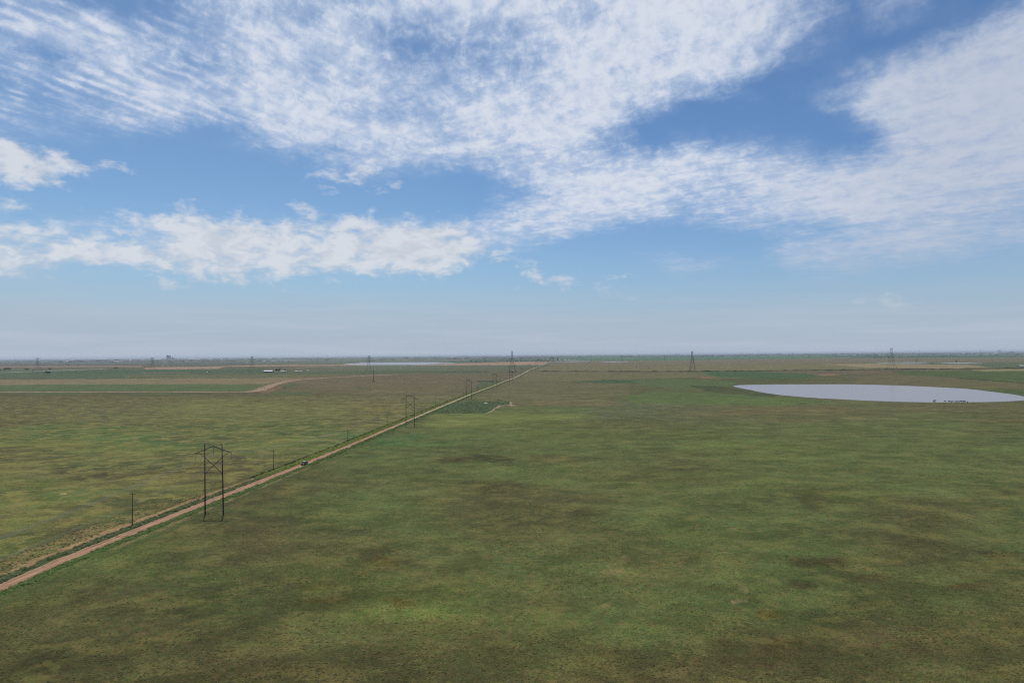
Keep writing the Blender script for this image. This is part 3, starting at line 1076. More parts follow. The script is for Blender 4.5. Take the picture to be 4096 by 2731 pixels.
HF = [  # leg midpoint px, tilt
    ((857, 2057.5), .014, 1.0), ((1640.5, 1707), -.006, 1.0), ((1875.5, 1598.5), .004, 1.0), ((1979.5, 1557), 0, 1.0), ((2044, 1529.6), 0, 1.0),
    ((2087, 1507.5), 0, .98), ((2119.5, 1485.4), 0, .95), ((2146, 1473.5), 0, .93), ((2163, 1466), 0, .8), ((2178, 1460), 0, .98)]
ORD = ['nearest', 'second', 'third', 'fourth', 'fifth', 'sixth', 'seventh', 'eighth', 'ninth', 'tenth']
hf0 = make_hframe()
towers = []
for i, ((x, y), tilt, sc) in enumerate(HF):
    p = P(x, y)
    o = hf0 if i == 0 else copy_tree(hf0)
    o.location = p
    o.rotation_euler = (0, -tilt, -math.radians(4.3))
    o.scale = (1, 1, sc)
    lab = {0: 'nearest and largest wooden H-frame power tower, beside the red dirt road',
           1: 'second wooden H-frame power tower, beyond the truck where road passes between its legs'}.get(
        i, '%s wooden H-frame power tower along the dirt road, counted from the camera' % ORD[i])
    tag(o, lab, 'power tower', 'wooden H-frame towers along the road')
    towers.append((p, sc))


def catenary(a, b, sag, n=14):
    out = []
    for i in range(n + 1):
        t = i / n
        p = a.lerp(b, t)
        p.z -= 4 * sag * t * (1 - t)
        out.append(p)
    return out


dirn = Vector((math.sin(math.radians(4.3)), math.cos(math.radians(4.3)), 0))
side = Vector((dirn.y, -dirn.x, 0))
prev = towers[0][0] - (towers[1][0] - towers[0][0]).normalized() * 320
prev.z = 0
tw = [(prev, 1.0)] + towers
WL = [('left outer conductor strung between the wooden towers', -7.0, 20.9), ('middle conductor hanging between the tower legs', 0, 23.0),
      ('right outer conductor strung between the wooden towers', 7.0, 20.9), ('left shield wire along the tower tops', -3.45, 27.25),
      ('right shield wire along the tower tops', 3.45, 27.25)]
for lab, off, z in WL:
    mb = MB()
    for k, ((a, s1), (b, s2)) in enumerate(zip(tw, tw[1:])):
        tl1 = -.38 if k == 1 else 0
        for dz in ((0, .45) if abs(off) in (0, 7.0) else (0,)):
            A = a + side * off + Vector((tl1, 0, z * s1 + dz))
            B = b + side * off + Vector((-.38 if k == 0 else 0, 0, z * s2 + dz))
            mb.path(catenary(A, B, 7.5 if z < 25 else 5, 12), .022 if z < 25 else .012, 4)
    o = mb.build('power_line', M['wire'])
    tag(o, lab, 'power line', 'wires of the wooden tower line')


# ------------------------------------------------------------------ utility poles
def make_pole(h=10.0, arm=True):
    r = empty('utility_pole')
    MB().tube((0, 0, -.3), (0, 0, h), .17, .11, 8).build('pole', M['wood'], r, True)
    if arm:
        MB().box((0, -.16, h - .45), (2.4, .1, .12)).build('crossarm', M['wood'], r)
        for x in (-1.1, -.5, .5, 1.1):
            MB().tube((x, -.16, h - .39), (x, -.16, h - .14), .05, .03, 6).build('insulator', M['insulator'], r)
    return r


ROADPOLES = [((529.3, 2102.5), 1990.5), ((1094, 1877), 1806), ((1391, 1762.5), 1710), ((1512.3, 1697.7), 1663), ((1548.6, 1698), 1657),
             ((1743.4, 1623), 1587.7), ((1809.4, 1594.8), 1560), ((1828.8, 1573.7), 1545.4), ((1853, 1598.4), 1568), ((1866.6, 1573), 1549),
             ((1909.5, 1557), 1537), ((1945.5, 1548), 1525), ((1975, 1535.4), 1522), ((2001, 1526), 1510), ((2024, 1516), 1502),
             ((2047, 1510), 1497), ((2062, 1502), 1484), ((2065.4, 1482), 1471), ((2103.7, 1478.4), 1468)]
POLEL = ['nearest slim wooden utility pole with a crossarm, left of the road',
         'slim wooden utility pole standing left of the dark pickup',
         'slim wooden utility pole with crossarm, left of the second wooden tower',
         'left pole of the close pair left of the second wooden tower',
         'right pole of the close pair left of the second wooden tower',
         'utility pole between the second and third wooden towers, left of the road',
         'dark topped utility pole on the verge just left of the third wooden tower',
         'utility pole in brown pasture behind and left of the third wooden tower',
         'utility pole standing on the road edge by the third wooden tower',
         'utility pole seen just right of the third wooden tower left leg',
         'utility pole on the green verge right of the third wooden tower',
         'utility pole on the green verge left of the fourth wooden tower',
         'utility pole seen between the legs of the fourth wooden tower',
         'utility pole left of the road, just right of the fourth wooden tower',
         'utility pole left of the road, just left of the fifth wooden tower',
         'utility pole seen between the legs of the fifth wooden tower',
         'utility pole just right of the fifth wooden tower',
         'small utility pole right of the tall lattice tower foot',
         'small utility pole with long crossarm left of the seventh wooden tower']
pole_a = make_pole(10, True)
for i, ((x, y), yt) in enumerate(ROADPOLES):
    p = P(x, y)
    o = pole_a if i == 0 else copy_tree(pole_a)
    o.location = p
    dist = (p - Vector((0, 0, H))).length
    o.scale = (1, 1, max(.5, (y - yt) / F * dist / 10 * 1.0))
    o.rotation_euler = (0, (random.random() - .5) * .02, -math.radians(4.3 + 8 * random.random()))
    tag(o, POLEL[i], 'utility pole', 'wooden utility poles left of the road')

POLES2 = [((1959, 1608.5), 1582.7, 'lone bare utility pole right of the road above the dark reeds'),
          ((1479.8, 1566.4), 1539, 'lone utility pole in the brown pasture below the slender mast'),
          ((1141, 1566), 1539.6, 'lone utility pole at the right end of the green field track'),
          ((1791, 1488), 1473.6, 'small pole at the left end of the low dark bank'),
          ((1941.4, 1485), 1472.5, 'left of two small poles above the rust coloured bank'),
          ((1951, 1485), 1472, 'right of two small poles above the rust coloured bank'),
          ((2290.5, 1485.5), 1475, 'small pole on the dark weed line right of the road'),
          ((2943, 1484.5), 1473.5, 'small pole on the weed line between tower and pond'),
          ((3123, 1453), 1441, 'small faint pole on the plain behind the pond left end'),
          ((3274, 1481), 1470, 'small faint pole on weed line behind the pond'),
          ((1325, 1484), 1474, 'small faint pole in the plain right of the farm sheds'),
          ((1197.5, 1441.5), 1425, 'tall faint pole on the far shore right of the farm'),
          ((1268, 1441), 1425, 'faint pole among far fields left of the far pond'),
          ((824, 1490), 1478, 'small pole beside the tiny white hut in the green field'),
          ((766, 1490.5), 1481, 'small faint pole left of the tiny white hut'),
          ((1876, 1648), 1639, 'left bare post standing in the dark reeds'),
          ((1905, 1634), 1620, 'right bare post standing in the dark reeds')]
pole_b = None
for (x, y), yt, lab in POLES2:
    p = P(x, y)
    o = pole_b = make_pole(10, False) if pole_b is None else copy_tree(pole_b)
    o.location = p
    o.scale = (1, 1, (y - yt) / F * p.length / 10)
    tag(o, lab, 'utility pole', 'bare poles scattered over the plain')


def make_monopole():
    r = empty('steel_pole')
    MB().tube((0, 0, -.3), (0, 0, 40), .9, .5, 8).build('shaft', M['darksteel'], r, True)
    for z in (31, 34.5, 38):
        MB().tube((-2.6, 0, z + .3), (2.6, 0, z + .3), .18, .18, 6).build('crossarm', M['darksteel'], r)
    return r


MONO = [((2364, 1444.6), 1419, 'thickest dark steel pole, right end of the white ponds and buildings'),
        ((2488, 1447), 1417.6, 'steel pole rising from the small white pond right of the buildings'),
        ((2657.7, 1441.4), 1416, 'steel pole on the green field edge left of the second lattice tower'),
        ((2827.7, 1440.5), 1414, 'steel pole just right of the lattice tower on the weed line'),
        ((2999, 1437.6), 1413, 'steel pole below the dark far hedge on the right'),
        ((3171, 1435.5), 1409.5, 'steel pole right of the two white specks on the right horizon'),
        ((3344, 1434.5), 1409, 'steel pole above the middle of the large pond'),
        ((3528, 1433), 1402.7, 'tall steel pole just left of the rightmost lattice tower'),
        ((3677, 1431.5), 1403, 'steel pole right of the rightmost lattice tower'),
        ((3921.5, 1430), 1404, 'steel pole standing above the cattle herd'),
        ((2325, 1432), 1424, 'short steel pole behind the right end of the buildings'),
        ((2285, 1438), 1429, 'short steel pole behind the middle of the far buildings'),
        ((2260, 1440), 1428.5, 'short steel pole behind the left far building'),
        ((2343, 1445), 1430, 'faint thin steel pole left of the thickest steel pole'),
        ((2207.5, 1446), 1426, 'leftmost of four dark poles close together at the far road'),
        ((2209.8, 1446), 1426, 'second of four dark poles close together at the far road'),
        ((2212.8, 1446), 1426, 'third of four dark poles close together at the far road'),
        ((2215.2, 1446), 1426, 'rightmost of four dark poles close together at the far road')]
m0 = None
for (x, y), yt, lab in MONO:
    p = P(x, y)
    o = m0 = make_monopole() if m0 is None else copy_tree(m0)
    o.location = p
    s = (y - yt) / F * p.length / 40
    w = min(1.0, s * 1.2)
    o.scale = (w, w, s)
    o.rotation_euler = (0, 0, PI / 2)
    tag(o, lab, 'steel pole', 'steel poles crossing the far plain')


# ------------------------------------------------------------------ lattice towers
def make_lattice(h, bw, tw_, waist, arm, mat, peak=True, thick=1.0):
    r = empty('lattice_tower')

    def width(z):
        t = z / h
        return (bw + (tw_ - bw) * t / waist if t < waist else tw_) / 2
    lv = [0]
    z = 0
    while z < h * waist - 2:
        z = min(z + max(3.0, width(z) * 1.5), h * waist)
        lv.append(z)
    k = max(3, int(h * (1 - waist) / (tw_ * 1.3)))
    lv += [h * waist + (h - h * waist) * (i + 1) / k for i in range(k)]
    cs = [(-1, -1), (1, -1), (1, 1), (-1, 1)]
    for cx, cy in cs:
        mb = MB()
        zs = [0, h * waist, h]
        for a, b in zip(zs, zs[1:]):
            mb.tube((cx * width(a), cy * width(a), a), (cx * width(b), cy * width(b), b), .28 * thick, .2 * thick, 4)
        mb.build('leg', mat, r)
    for i in range(4):
        mb = MB()
        (ax, ay), (bx, by) = cs[i], cs[(i + 1) % 4]
        for j, (z0, z1) in enumerate(zip(lv, lv[1:])):
            w0, w1 = width(z0), width(z1)
            if j == 0:
                m_ = ((ax + bx) / 2 * w1, (ay + by) / 2 * w1, z1)
                mb.tube((ax * w0, ay * w0, z0), m_, .12 * thick, None, 4)
                mb.tube((bx * w0, by * w0, z0), m_, .12 * thick, None, 4)
            else:
                mb.tube((ax * w0, ay * w0, z0), (bx * w1, by * w1, z1), .11 * thick, None, 4)
                mb.tube((bx * w0, by * w0, z0), (ax * w1, ay * w1, z1), .11 * thick, None, 4)
            mb.tube((ax * w1, ay * w1, z1), (bx * w1, by * w1, z1), .13 * thick, None, 4)
        mb.build('bracing', mat, r)
    w = tw_ / 2
    for zf, la, rise in arm:
        for s in (-1, 1):
            mb = MB()
            z = h * zf
            tip = (0, s * la, z + rise)
            for c in (-w, w):
                mb.tube((c, s * w, z), tip, .14 * thick, None, 4)
                mb.tube((c, s * w, z - 2.2), tip, .12 * thick, None, 4)
            for q in (.3, .6):
                mb.tube((0, s * (w + (la - w) * q), z + rise * q), (w * (1 - q), s * w * 1.1, z - 2.2 * (1 - q)), .08 * thick, None, 4)
            mb.build('crossarm', mat, r)
    if peak:
        mb = MB()
        for c in cs:
            mb.tube((c[0] * w, c[1] * w, h), (0, 0, h + 1.6), .14 * thick, None, 4)
        mb.build('peak', mat, r)
    return r


LT = [((2049, 1489), 1404, 26, 4.0, .69, [(.93, 9, 0), (.8, 11, 0)], 'darksteel', 1.15, 'tallest lattice tower, at the centre beside the road, reaching above the horizon'),
      ((2770, 1486), 1408, 22, 4.4, .7, [(.95, 8, 0), (.74, 10, 0)], 'darksteel', 1.1, 'lattice tower on the weed line between centre and large pond'),
      ((3567, 1481.5), 1405, 24, 6, .72, [(.98, 9, 3), (.8, 9, 0)], 'steel', .8, 'pale faint lattice tower above the middle of the large pond'),
      ((1475, 1489), 1424, 22, 5, .66, [(.99, 14, 1), (.69, 24, 0)], 'steel', .8, 'lattice tower in front of the far left pond, left of the slender mast'),
      ((1009, 1489), 1430, 22, 5, .64, [(.96, 14, 2), (.66, 24, 0)], 'steel', .8, 'lattice tower just left of the white roofed farm sheds'),
      ((609.5, 1490.5), 1437, 22, 4.4, .62, [(.94, 14, 3), (.62, 24, 0)], 'steel', .8, 'lattice tower left of the grain elevator at the pink field tip'),
      ((150, 1496.5), 1443, 22, 4.4, .62, [(.94, 14, 4), (.7, 22, 0)], 'steel', .8, 'leftmost lattice tower, left of the lone round tree')]
for (x, y), yt, bw, tw_, wa, arm, mt, th, lab in LT:
    p = P(x, y)
    dist = p.length
    h = (y - yt) / F * dist
    sc = dist / 2500
    o = make_lattice(h, bw * sc, tw_ * sc, wa, arm, M[mt], True, th)
    o.location = p
    o.rotation_euler = (0, 0, math.radians(-3))
    tag(o, lab, 'lattice tower', 'steel lattice towers crossing the plain')

# slender mast
p = P(1494, 1525)
r = empty('mast', p, 0, 'slender grey mast rising alone from brown pasture left of centre', 'mast')
MB().tube((0, 0, 0), (0, 0, 43), .55, .16, 8).build('shaft', M['darksteel'], r, True)
for dx, s in ((-2.6, 1.7), (2.4, 2.1)):
    MB().box((dx, 0, s / 2), (s * 1.2, s, s)).build('equipment_box', M['wallgrey'], r, bevel=.05)
MB().box((0, 0, .15), (4, 4, .3)).build('base_slab', M['concrete'], r)


# ------------------------------------------------------------------ pickup truck
def make_truck():
    r = empty('pickup_truck')
    # x right, y length (front = -y), z up ; 5.9 m long, 2.0 m wide
    W = 1.0
    mb = MB()      # lower body with wheel arches
    prof = [(-2.9, .55), (-2.92, .95), (-2.85, 1.12), (-1.35, 1.2), (-1.3, 1.22), (.75, 1.24), (.8, 1.3), (2.95, 1.3), (2.98, .62), (2.75, .5)]

    def arch(c):
        return [(c + .52 * math.cos(a), .42 + .52 * math.sin(a)) for a in [PI * k / 8 for k in range(9)]]
    prof += [(2.6, .45)] + arch(1.85) + [(1.2, .42), (-1.2, .42)] + arch(-1.9) + [(-2.6, .45)]
    mb.prism(prof, -W, W, axis='y')
    body = mb.build('body', M['paint'], r, bevel=.05)
    # cab (greenhouse) tapered
    mb = MB()
    lo = [(-1.45, 1.2), (.85, 1.24)]
    v = [(-.95, -1.42, 1.2), (.95, -1.42, 1.2), (.95, .82, 1.24), (-.95, .82, 1.24),
         (-.78, -.62, 1.82), (.78, -.62, 1.82), (.78, .62, 1.84), (-.78, .62, 1.84)]
    mb.v = v
    mb.f = [(0, 1, 5, 4), (1, 2, 6, 5), (2, 3, 7, 6), (3, 0, 4, 7), (4, 5, 6, 7), (3, 2, 1, 0)]
    mb.build('cab', M['paint'], r, bevel=.05)
    MB().box((0, 0, 1.855), (1.5, 1.2, .05)).build('roof', M['sunpaint'], r, bevel=.02)

    def pane(a, b, c, d, nm, off):
        m = MB()
        o = Vector(off)
        m.v = [tuple(Vector(q) + o) for q in (a, b, c, d)] + [tuple(Vector(q) + o * .4) for q in (a, b, c, d)]
        m.f = [(0, 1, 2, 3), (7, 6, 5, 4), (0, 4, 5, 1), (1, 5, 6, 2), (2, 6, 7, 3), (3, 7, 4, 0)]
        m.build(nm, M['glass'], r)
    pane((-.84, -1.32, 1.28), (.84, -1.32, 1.28), (.72, -.72, 1.76), (-.72, -.72, 1.76), 'windscreen', (0, -.012, .014))
    pane((.93, -1.15, 1.28), (.94, -.25, 1.28), (.8, -.25, 1.77), (.8, -.62, 1.77), 'side_window', (.02, 0, .006))
    pane((.94, -.15, 1.28), (.94, .62, 1.28), (.8, .5, 1.77), (.8, -.15, 1.77), 'side_window', (.02, 0, .006))
    pane((-.93, -1.15, 1.28), (-.94, -.25, 1.28), (-.8, -.25, 1.77), (-.8, -.62, 1.77), 'side_window', (-.02, 0, .006))
    pane((-.94, -.15, 1.28), (-.94, .62, 1.28), (-.8, .5, 1.77), (-.8, -.15, 1.77), 'side_window', (-.02, 0, .006))
    pane((-.8, .78, 1.34), (.8, .78, 1.34), (.7, .64, 1.76), (-.7, .64, 1.76), 'rear_window', (0, .02, .006))
    # bed interior and rails
    MB().box((0, 1.9, 1.305), (1.6, 1.95, .02)).build('truck_bed', M['black'], r)
    for s in (-1, 1):
        MB().box((s * .9, 1.9, 1.33), (.16, 2.1, .06)).build('bed_rail', M['paint'], r)
    MB().box((0, 2.93, 1.33), (1.9, .08, .08)).build('tailgate', M['sunpaint'], r)
    MB().box((0, -2.94, .86), (1.25, .06, .34)).build('grille', M['black'], r)
    MB().box((0, -2.98, .56), (1.95, .14, .2)).build('front_bumper', M['chrome'], r, bevel=.03)
    MB().box((0, 3.03, .58), (1.9, .12, .18)).build('rear_bumper', M['chrome'], r, bevel=.03)
    MB().box((0, -3.06, .56), (.32, .02, .15)).build('number_plate', M['plate'], r)
    for s in (-1, 1):
        MB().box((s * .8, -2.93, .9), (.3, .08, .22)).build('headlight', M['lamp'], r, bevel=.02)
        MB().box((s * 1.1, -1.15, 1.3), (.2, .1, .16)).build('wing_mirror', M['black'], r, bevel=.02)
    for y in (-1.9, 1.85):
        for s in (-1, 1):
            w = MB().tube((s * .74, y, .42), (s * 1.0, y, .42), .42, .42, 20).build('wheel', M['rubber'], r, bevel=.03)
            MB().tube((s * .98, y, .42), (s * 1.015, y, .42), .24, .22, 12).build('rim', M['rim'], w)
    return r


tr = make_truck()
tr.location = P(1217, 1858.0, .04)
tr.rotation_euler = (0, 0, -math.radians(5.2))
tag(tr, 'dark grey pickup truck driving on the red dirt road toward the camera', 'pickup truck')


# ------------------------------------------------------------------ cattle
def skin_mesh(name, pts, edges, radii, root=0):
    me = bpy.data.meshes.new(name)
    me.from_pydata(pts, edges, [])
    o = bpy.data.objects.new(name + '_tmp', me)
    COL.objects.link(o)
    sk = o.modifiers.new('skin', 'SKIN')
    for i, rr in enumerate(radii):
        a = rr if isinstance(rr, tuple) else (rr, rr)
        me.skin_vertices[0].data[i].radius = a
        me.skin_vertices[0].data[i].use_root = (i == root)
    sb = o.modifiers.new('sub', 'SUBSURF')
    sb.levels = sb.render_levels = 2
    dg = bpy.context.evaluated_depsgraph_get()
    dg.update()
    res = bpy.data.meshes.new_from_object(o.evaluated_get(dg))
    res.name = name
    bpy.data.objects.remove(o)
    for p_ in res.polygons:
        p_.use_smooth = True
    return res


def cow_mesh(head_down):
    # y = length (head at -y)
    pts = [(0, .75, 1.12), (0, .3, 1.08), (0, -.25, 1.05), (0, -.65, 1.12), (0, -.95, 1.2 if not head_down else 1.05)]
    rad = [(.24, .27), (.33, .38), (.35, .4), (.27, .34), (.17, .22)]
    e = [(0, 1), (1, 2), (2, 3), (3, 4)]
    if head_down:
        hd = [(0, -1.22, .8), (0, -1.42, .5), (0, -1.52, .3)]
    else:
        hd = [(0, -1.2, 1.32), (0, -1.42, 1.27), (0, -1.68, 1.1)]
    for q, rr in zip(hd, ((.13, .16), (.14, .15), (.08, .08))):
        pts.append(q); rad.append(rr); e.append((len(pts) - 2, len(pts) - 1))
    hi = len(pts) - 2
    for s in (-1, 1):   # ears
        pts.append((s * .3, hd[1][1] + .1, hd[1][2] + .12)); rad.append((.04, .06)); e.append((hi, len(pts) - 1))
    for s in (-1, 1):   # hind legs: stifle, hock, hoof
        b = len(pts)
        pts += [(s * .2, .72, .78), (s * .2, .92, .52), (s * .2, .84, .06)]
        rad += [(.14, .17), (.07, .08), (.06, .06)]
        e += [(0, b), (b, b + 1), (b + 1, b + 2)]
    for s in (-1, 1):
        b = len(pts)
        pts += [(s * .18, -.62, .72), (s * .18, -.66, .42), (s * .18, -.64, .06)]
        rad += [(.11, .13), (.07, .07), (.06, .06)]
        e += [(3, b), (b, b + 1), (b + 1, b + 2)]
    b = len(pts)
    pts += [(0, .98, 1.1), (0, 1.02, .55)]
    rad += [(.04, .04), (.04, .05)]
    e += [(0, b), (b, b + 1)]
    return skin_mesh('cow', pts, e, rad, 1)


CM = [cow_mesh(False), cow_mesh(True)]
for c in CM:
    c.materials.append(M['cow'])
COWS = [((3738.5, 1605), 80, 0, 1.0, 'black cow standing in the shallows, behind the leftmost cow on shore'),
        ((3735.5, 1608.8), 100, 1, 1.0, 'leftmost black cow at the near shore of the large pond'),
        ((3780, 1607.3), 70, 0, .9, 'black cow standing alone in the pond, second group from left'),
        ((3797, 1608.5), 85, 0, 1.05, 'left black cow of the pair just right of the lone wading cow'),
        ((3809, 1609.2), -85, 1, 1.05, 'right black cow of the pair just right of the lone wading cow'),
        ((3822.5, 1609), 95, 1, 1.0, 'left black cow of the middle pair on the shore'),
        ((3831, 1609.2), 80, 0, 1.0, 'right black cow of the middle pair on the shore'),
        ((3842.5, 1608.4), 90, 0, 1.05, 'left black cow of the cluster of three on the shore'),
        ((3850.5, 1609.6), 60, 1, 1.05, 'middle black cow of the cluster of three on the shore'),
        ((3858.5, 1608.8), -90, 0, 1.05, 'right black cow of the cluster of three on the shore'),
        ((3869.5, 1609.6), 120, 1, .8, 'rightmost small black cow at the water edge'),
        ((3892, 1612.8), 60, 1, .6, 'tiny dark calf standing in grass right of the herd'),
        ((3123, 1612), 80, 1, .4, 'small dark animal grazing alone left of the herd'),
        ((2006, 1603.8), 80, 1, .75, 'black cow grazing just right of the pole by the reeds'),
        ((1995, 1601.5), -80, 1, .9, 'dark cow standing beside the pole by the reeds'),
        ((2037, 1603.6), 80, 1, .6, 'small dark calf right of the two cows by reeds')]
for (x, y), rz, k, s, lab in COWS:
    o = bpy.data.objects.new('cow', CM[k])
    COL.objects.link(o)
    o.location = P(x, y, .05)
    o.scale = (s * 1.25, s * 1.22, s * 1.2)
    o.rotation_euler = (0, 0, math.radians(rz))
    tag(o, lab, 'cow', 'black cattle grazing or drinking')


# ------------------------------------------------------------------ trees and bushes
def crown_mesh(n, flat=.75, seed=0, spiky=False, low=.0):
    rs = np.random.default_rng(seed)
    # clusters
    nc = 9
    cc = rs.normal(size=(nc, 3))
    cc /= np.linalg.norm(cc, axis=1)[:, None]
    cc *= (.32 + .3 * rs.random((nc, 1)))
    cc[:, 2] = np.abs(cc[:, 2]) * flat + .1
    k = rs.integers(0, nc, n)
    d = rs.normal(size=(n, 3))
    d /= np.linalg.norm(d, axis=1)[:, None]
    rr = (.22 + .2 * rs.random(nc))[k]
    c = cc[k] + d * rr[:, None] * (rs.random((n, 1)) ** .4)
    if spiky:
        c[:, :2] *= .5
    a, b = rs.normal(size=(n, 3)), rs.normal(size=(n, 3))
    s = .07 + .07 * rs.random((n, 1))
    a = a / np.linalg.norm(a, axis=1)[:, None] * s
    b = b / np.linalg.norm(b, axis=1)[:, None] * s
    V = np.stack([c - a, c + b, c + a, c - b], 1).reshape(-1, 3)
    V[:, 2] -= V[:, 2].min()
    V[:, 2] /= V[:, 2].max()
    V[:, :2] /= (V[:, :2].max() - V[:, :2].min())
    me = bpy.data.meshes.new('crown')
    me.from_pydata(V.tolist(), [], np.arange(len(V)).reshape(-1, 4).tolist())
    return me


CR = [crown_mesh(260, .8, 1), crown_mesh(260, .6, 2), crown_mesh(240, .9, 3)]
CRB = [crown_mesh(180, .35, 4), crown_mesh(180, .4, 5)]
for c in CR:
    c.materials.append(M['leaf'])
for c in CRB:
    c.materials.append(M['leaf2'])


def tree(x0, x1, yb, yt, label, bush=False, k=0, name=None, cat=None, group=None):
    p = P((x0 + x1) / 2, yb)
    d = p.length
    w = (x1 - x0) / F * d
    h = (yb - yt) / F * d
    r = empty(name or ('bush' if bush else 'tree'), p, random.random() * 6, label, cat or ('bush' if bush else 'tree'), group)
    me = (CRB if bush else CR)[k % (2 if bush else 3)]
    c = bpy.data.objects.new('crown', me)
    COL.objects.link(c)
    c.parent = r
    base = .02 if bush else .12
    c.location = (0, 0, h * base)
    c.scale = (w, w * .8, h * (1 - base))
    mb = MB()
    tr_ = max(.06, min(.35, h * .03))
    if bush:
        for a in range(3):
            mb.tube((0, 0, -.1), (math.cos(a * 2.1) * w * .15, math.sin(a * 2.1) * w * .15, h * .5), tr_, tr_ * .4, 5)
        mb.build('stem', M['bark'], r)
    else:
        mb.tube((0, 0, -.2), (0, 0, h * .45), tr_ * 1.3, tr_, 6)
        for a in range(4):
            an = a * 1.6
            mb.tube((0, 0, h * .3), (math.cos(an) * w * .25, math.sin(an) * w * .25, h * .65), tr_ * .7, tr_ * .25, 5)
        mb.build('trunk', M['bark'], r)
    return r


TREES = [
    (180, 199, 1497.5, 1485, 'lone round tree in the green field right of the leftmost lattice tower'),
    (1100, 1112, 1485, 1473.6, 'left tree of the dark pair beside the farm sheds'),
    (1110, 1123, 1485, 1473.4, 'right tree of the dark pair beside the farm sheds'),
    (1135.5, 1143.5, 1484, 1478, 'small tree behind the low farm shed'),
    (1879, 1888, 1448, 1439.5, 'dark tree between far pond and the pink field'),
    (1898, 1906, 1447.5, 1441.5, 'second dark tree right of the far pond'),
    (1937, 1944, 1446.5, 1440.5, 'round tree on the weed line above the pink field'),
    (1961, 1967, 1446, 1443, 'small round tree on the weed line above the pink field'),
    (2146, 2158, 1444.5, 1435.5, 'tallest tree of the clump left of the far road'),
    (2156, 2170, 1444.8, 1439.5, 'low wide tree at the right of the far clump'),
    (2186, 2194.5, 1447.3, 1442, 'dark round bushy tree beside the far road bend'),
    (2195, 2203, 1445.5, 1435.5, 'pointed tree left of the four dark poles'),
    (2216, 2222, 1447.5, 1443.5, 'low dark tree right of the four dark poles'),
    (2226, 2236, 1443.5, 1435, 'tree at the left end of the far buildings'),
    (231, 240, 1449, 1445, 'left tree beside the long white shed at far left'),
    (238, 249, 1449.5, 1444, 'right tree beside the long white shed at far left'),
    (454, 478, 1443.5, 1438, 'wide tree clump beside white roofs at far left'),
    (383, 396, 1445.5, 1440, 'tree at the left end of the long blue-grey shed'),
    (320, 333, 1447, 1442.5, 'tree clump right of the first white roofs'),
    (262, 271, 1446, 1443, 'small tree left of the first white roofs'),
    (530, 541, 1443, 1439.5, 'left tree right of the small white house far left'),
    (545, 558, 1443, 1439.5, 'right tree right of the small white house far left'),
    (508, 518, 1443, 1440, 'small tree left of the small white house'),
    (3550, 3558, 1431.5, 1425.5, 'dark tree left of the rightmost lattice tower foot'),
    (3566, 3575, 1431, 1424, 'dark tree right of the rightmost lattice tower shaft'),
    (3595, 3602, 1429.5, 1424.5, 'grey tree right of the rightmost lattice tower'),
    (3495, 3503, 1432.3, 1427, 'left of three round trees left of the tall steel pole'),
    (3506, 3511, 1432, 1428.5, 'middle of three round trees left of the tall steel pole'),
    (3517, 3524, 1432, 1428, 'right of three round trees left of the tall steel pole'),
    (3822, 3828, 1450, 1440.8, 'lone dark tree in the far marsh above the herd'),
    (3664, 3668.5, 1449, 1439, 'slim faint tree on the left side of the marsh'),
    (3722, 3730, 1456.5, 1452, 'low dark tree at the near edge of the marsh'),
    (3104, 3131, 1418.5, 1413, 'dark tree belt left of two white specks'),
    (2695, 2718, 1416.5, 1413, 'low dark tree clump behind the right green field'),
    (2553, 2562, 1422.5, 1419.5, 'small tree right of the long white farm roof'),
    (2435, 2441, 1453.5, 1447.5, 'small round tree in front of the small white pond'),
    (2352.5, 2357.5, 1451.5, 1446.5, 'small tree below the end of white strip'),
    (2543.5, 2549, 1470.5, 1465, 'left of two lone dark bushes on the brown plain'),
    (2592.5, 2598.5, 1473.5, 1469.5, 'right of two lone dark bushes on the brown plain'),
    (3123, 3128, 1436.5, 1433, 'small dark bush on the far green field edge'),
    (2164, 2174, 1424, 1420.5, 'far tree clump right of the small white farm'),
    (2175, 2186, 1424.4, 1420.3, 'second far tree clump right of the small white farm'),
    (1848, 1862, 1425.5, 1421, 'far tree beside the twin white houses'),
    (1862, 1870, 1425.5, 1421.5, 'second far tree beside the twin white houses'),
    (1732, 1745, 1423.5, 1420.6, 'far dark tree row left of the twin white houses'),
    (1869, 1873, 1434, 1430.5, 'single far tree on the brown far field'),
]
for i, (x0, x1, yb, yt, lab) in enumerate(TREES):
    tree(x0, x1, yb, yt, lab, k=i, group='scattered trees of the far plain')
BUSHES = [
    (18, 45, 1481.5, 1472, 'leftmost large bush clump left of the leftmost lattice tower'),
    (-6, 8, 1481.5, 1477, 'bush cut by the left picture edge'),
    (97, 119, 1480.5, 1474.5, 'wide bush clump between the left edge and the leftmost lattice tower'),
    (128, 134.5, 1481.5, 1477.5, 'small green bush just left of the leftmost lattice tower'),
    (157, 160.5, 1479.5, 1477, 'tiny bush just right of the leftmost lattice tower'),
    (165, 173.5, 1479.5, 1476.7, 'low olive bush right of the leftmost lattice tower'),
    (188, 209, 1479, 1473, 'large dark bush clump behind the lone round tree'),
    (454, 473, 1476, 1468.5, 'dark dome of bush at the end of the white gravel road'),
    (270, 276, 1462, 1457, 'faint grey bush in the purple far field'),
    (1055, 1060, 1554.5, 1551, 'tiny bush right of the track bend'),
    (1100, 1106, 1553, 1549.8, 'dark round bush right of the track bend'),
    (1028, 1032, 1570.5, 1567.5, 'tiny dark bush just under the track bend'),
    (1179.5, 1182, 1520.5, 1515.5, 'tiny upright bush on the curving pink track'),
]
for i, (x0, x1, yb, yt, lab) in enumerate(BUSHES):
    tree(x0, x1, yb, yt, lab, True, i, group='bushes of the left fields')
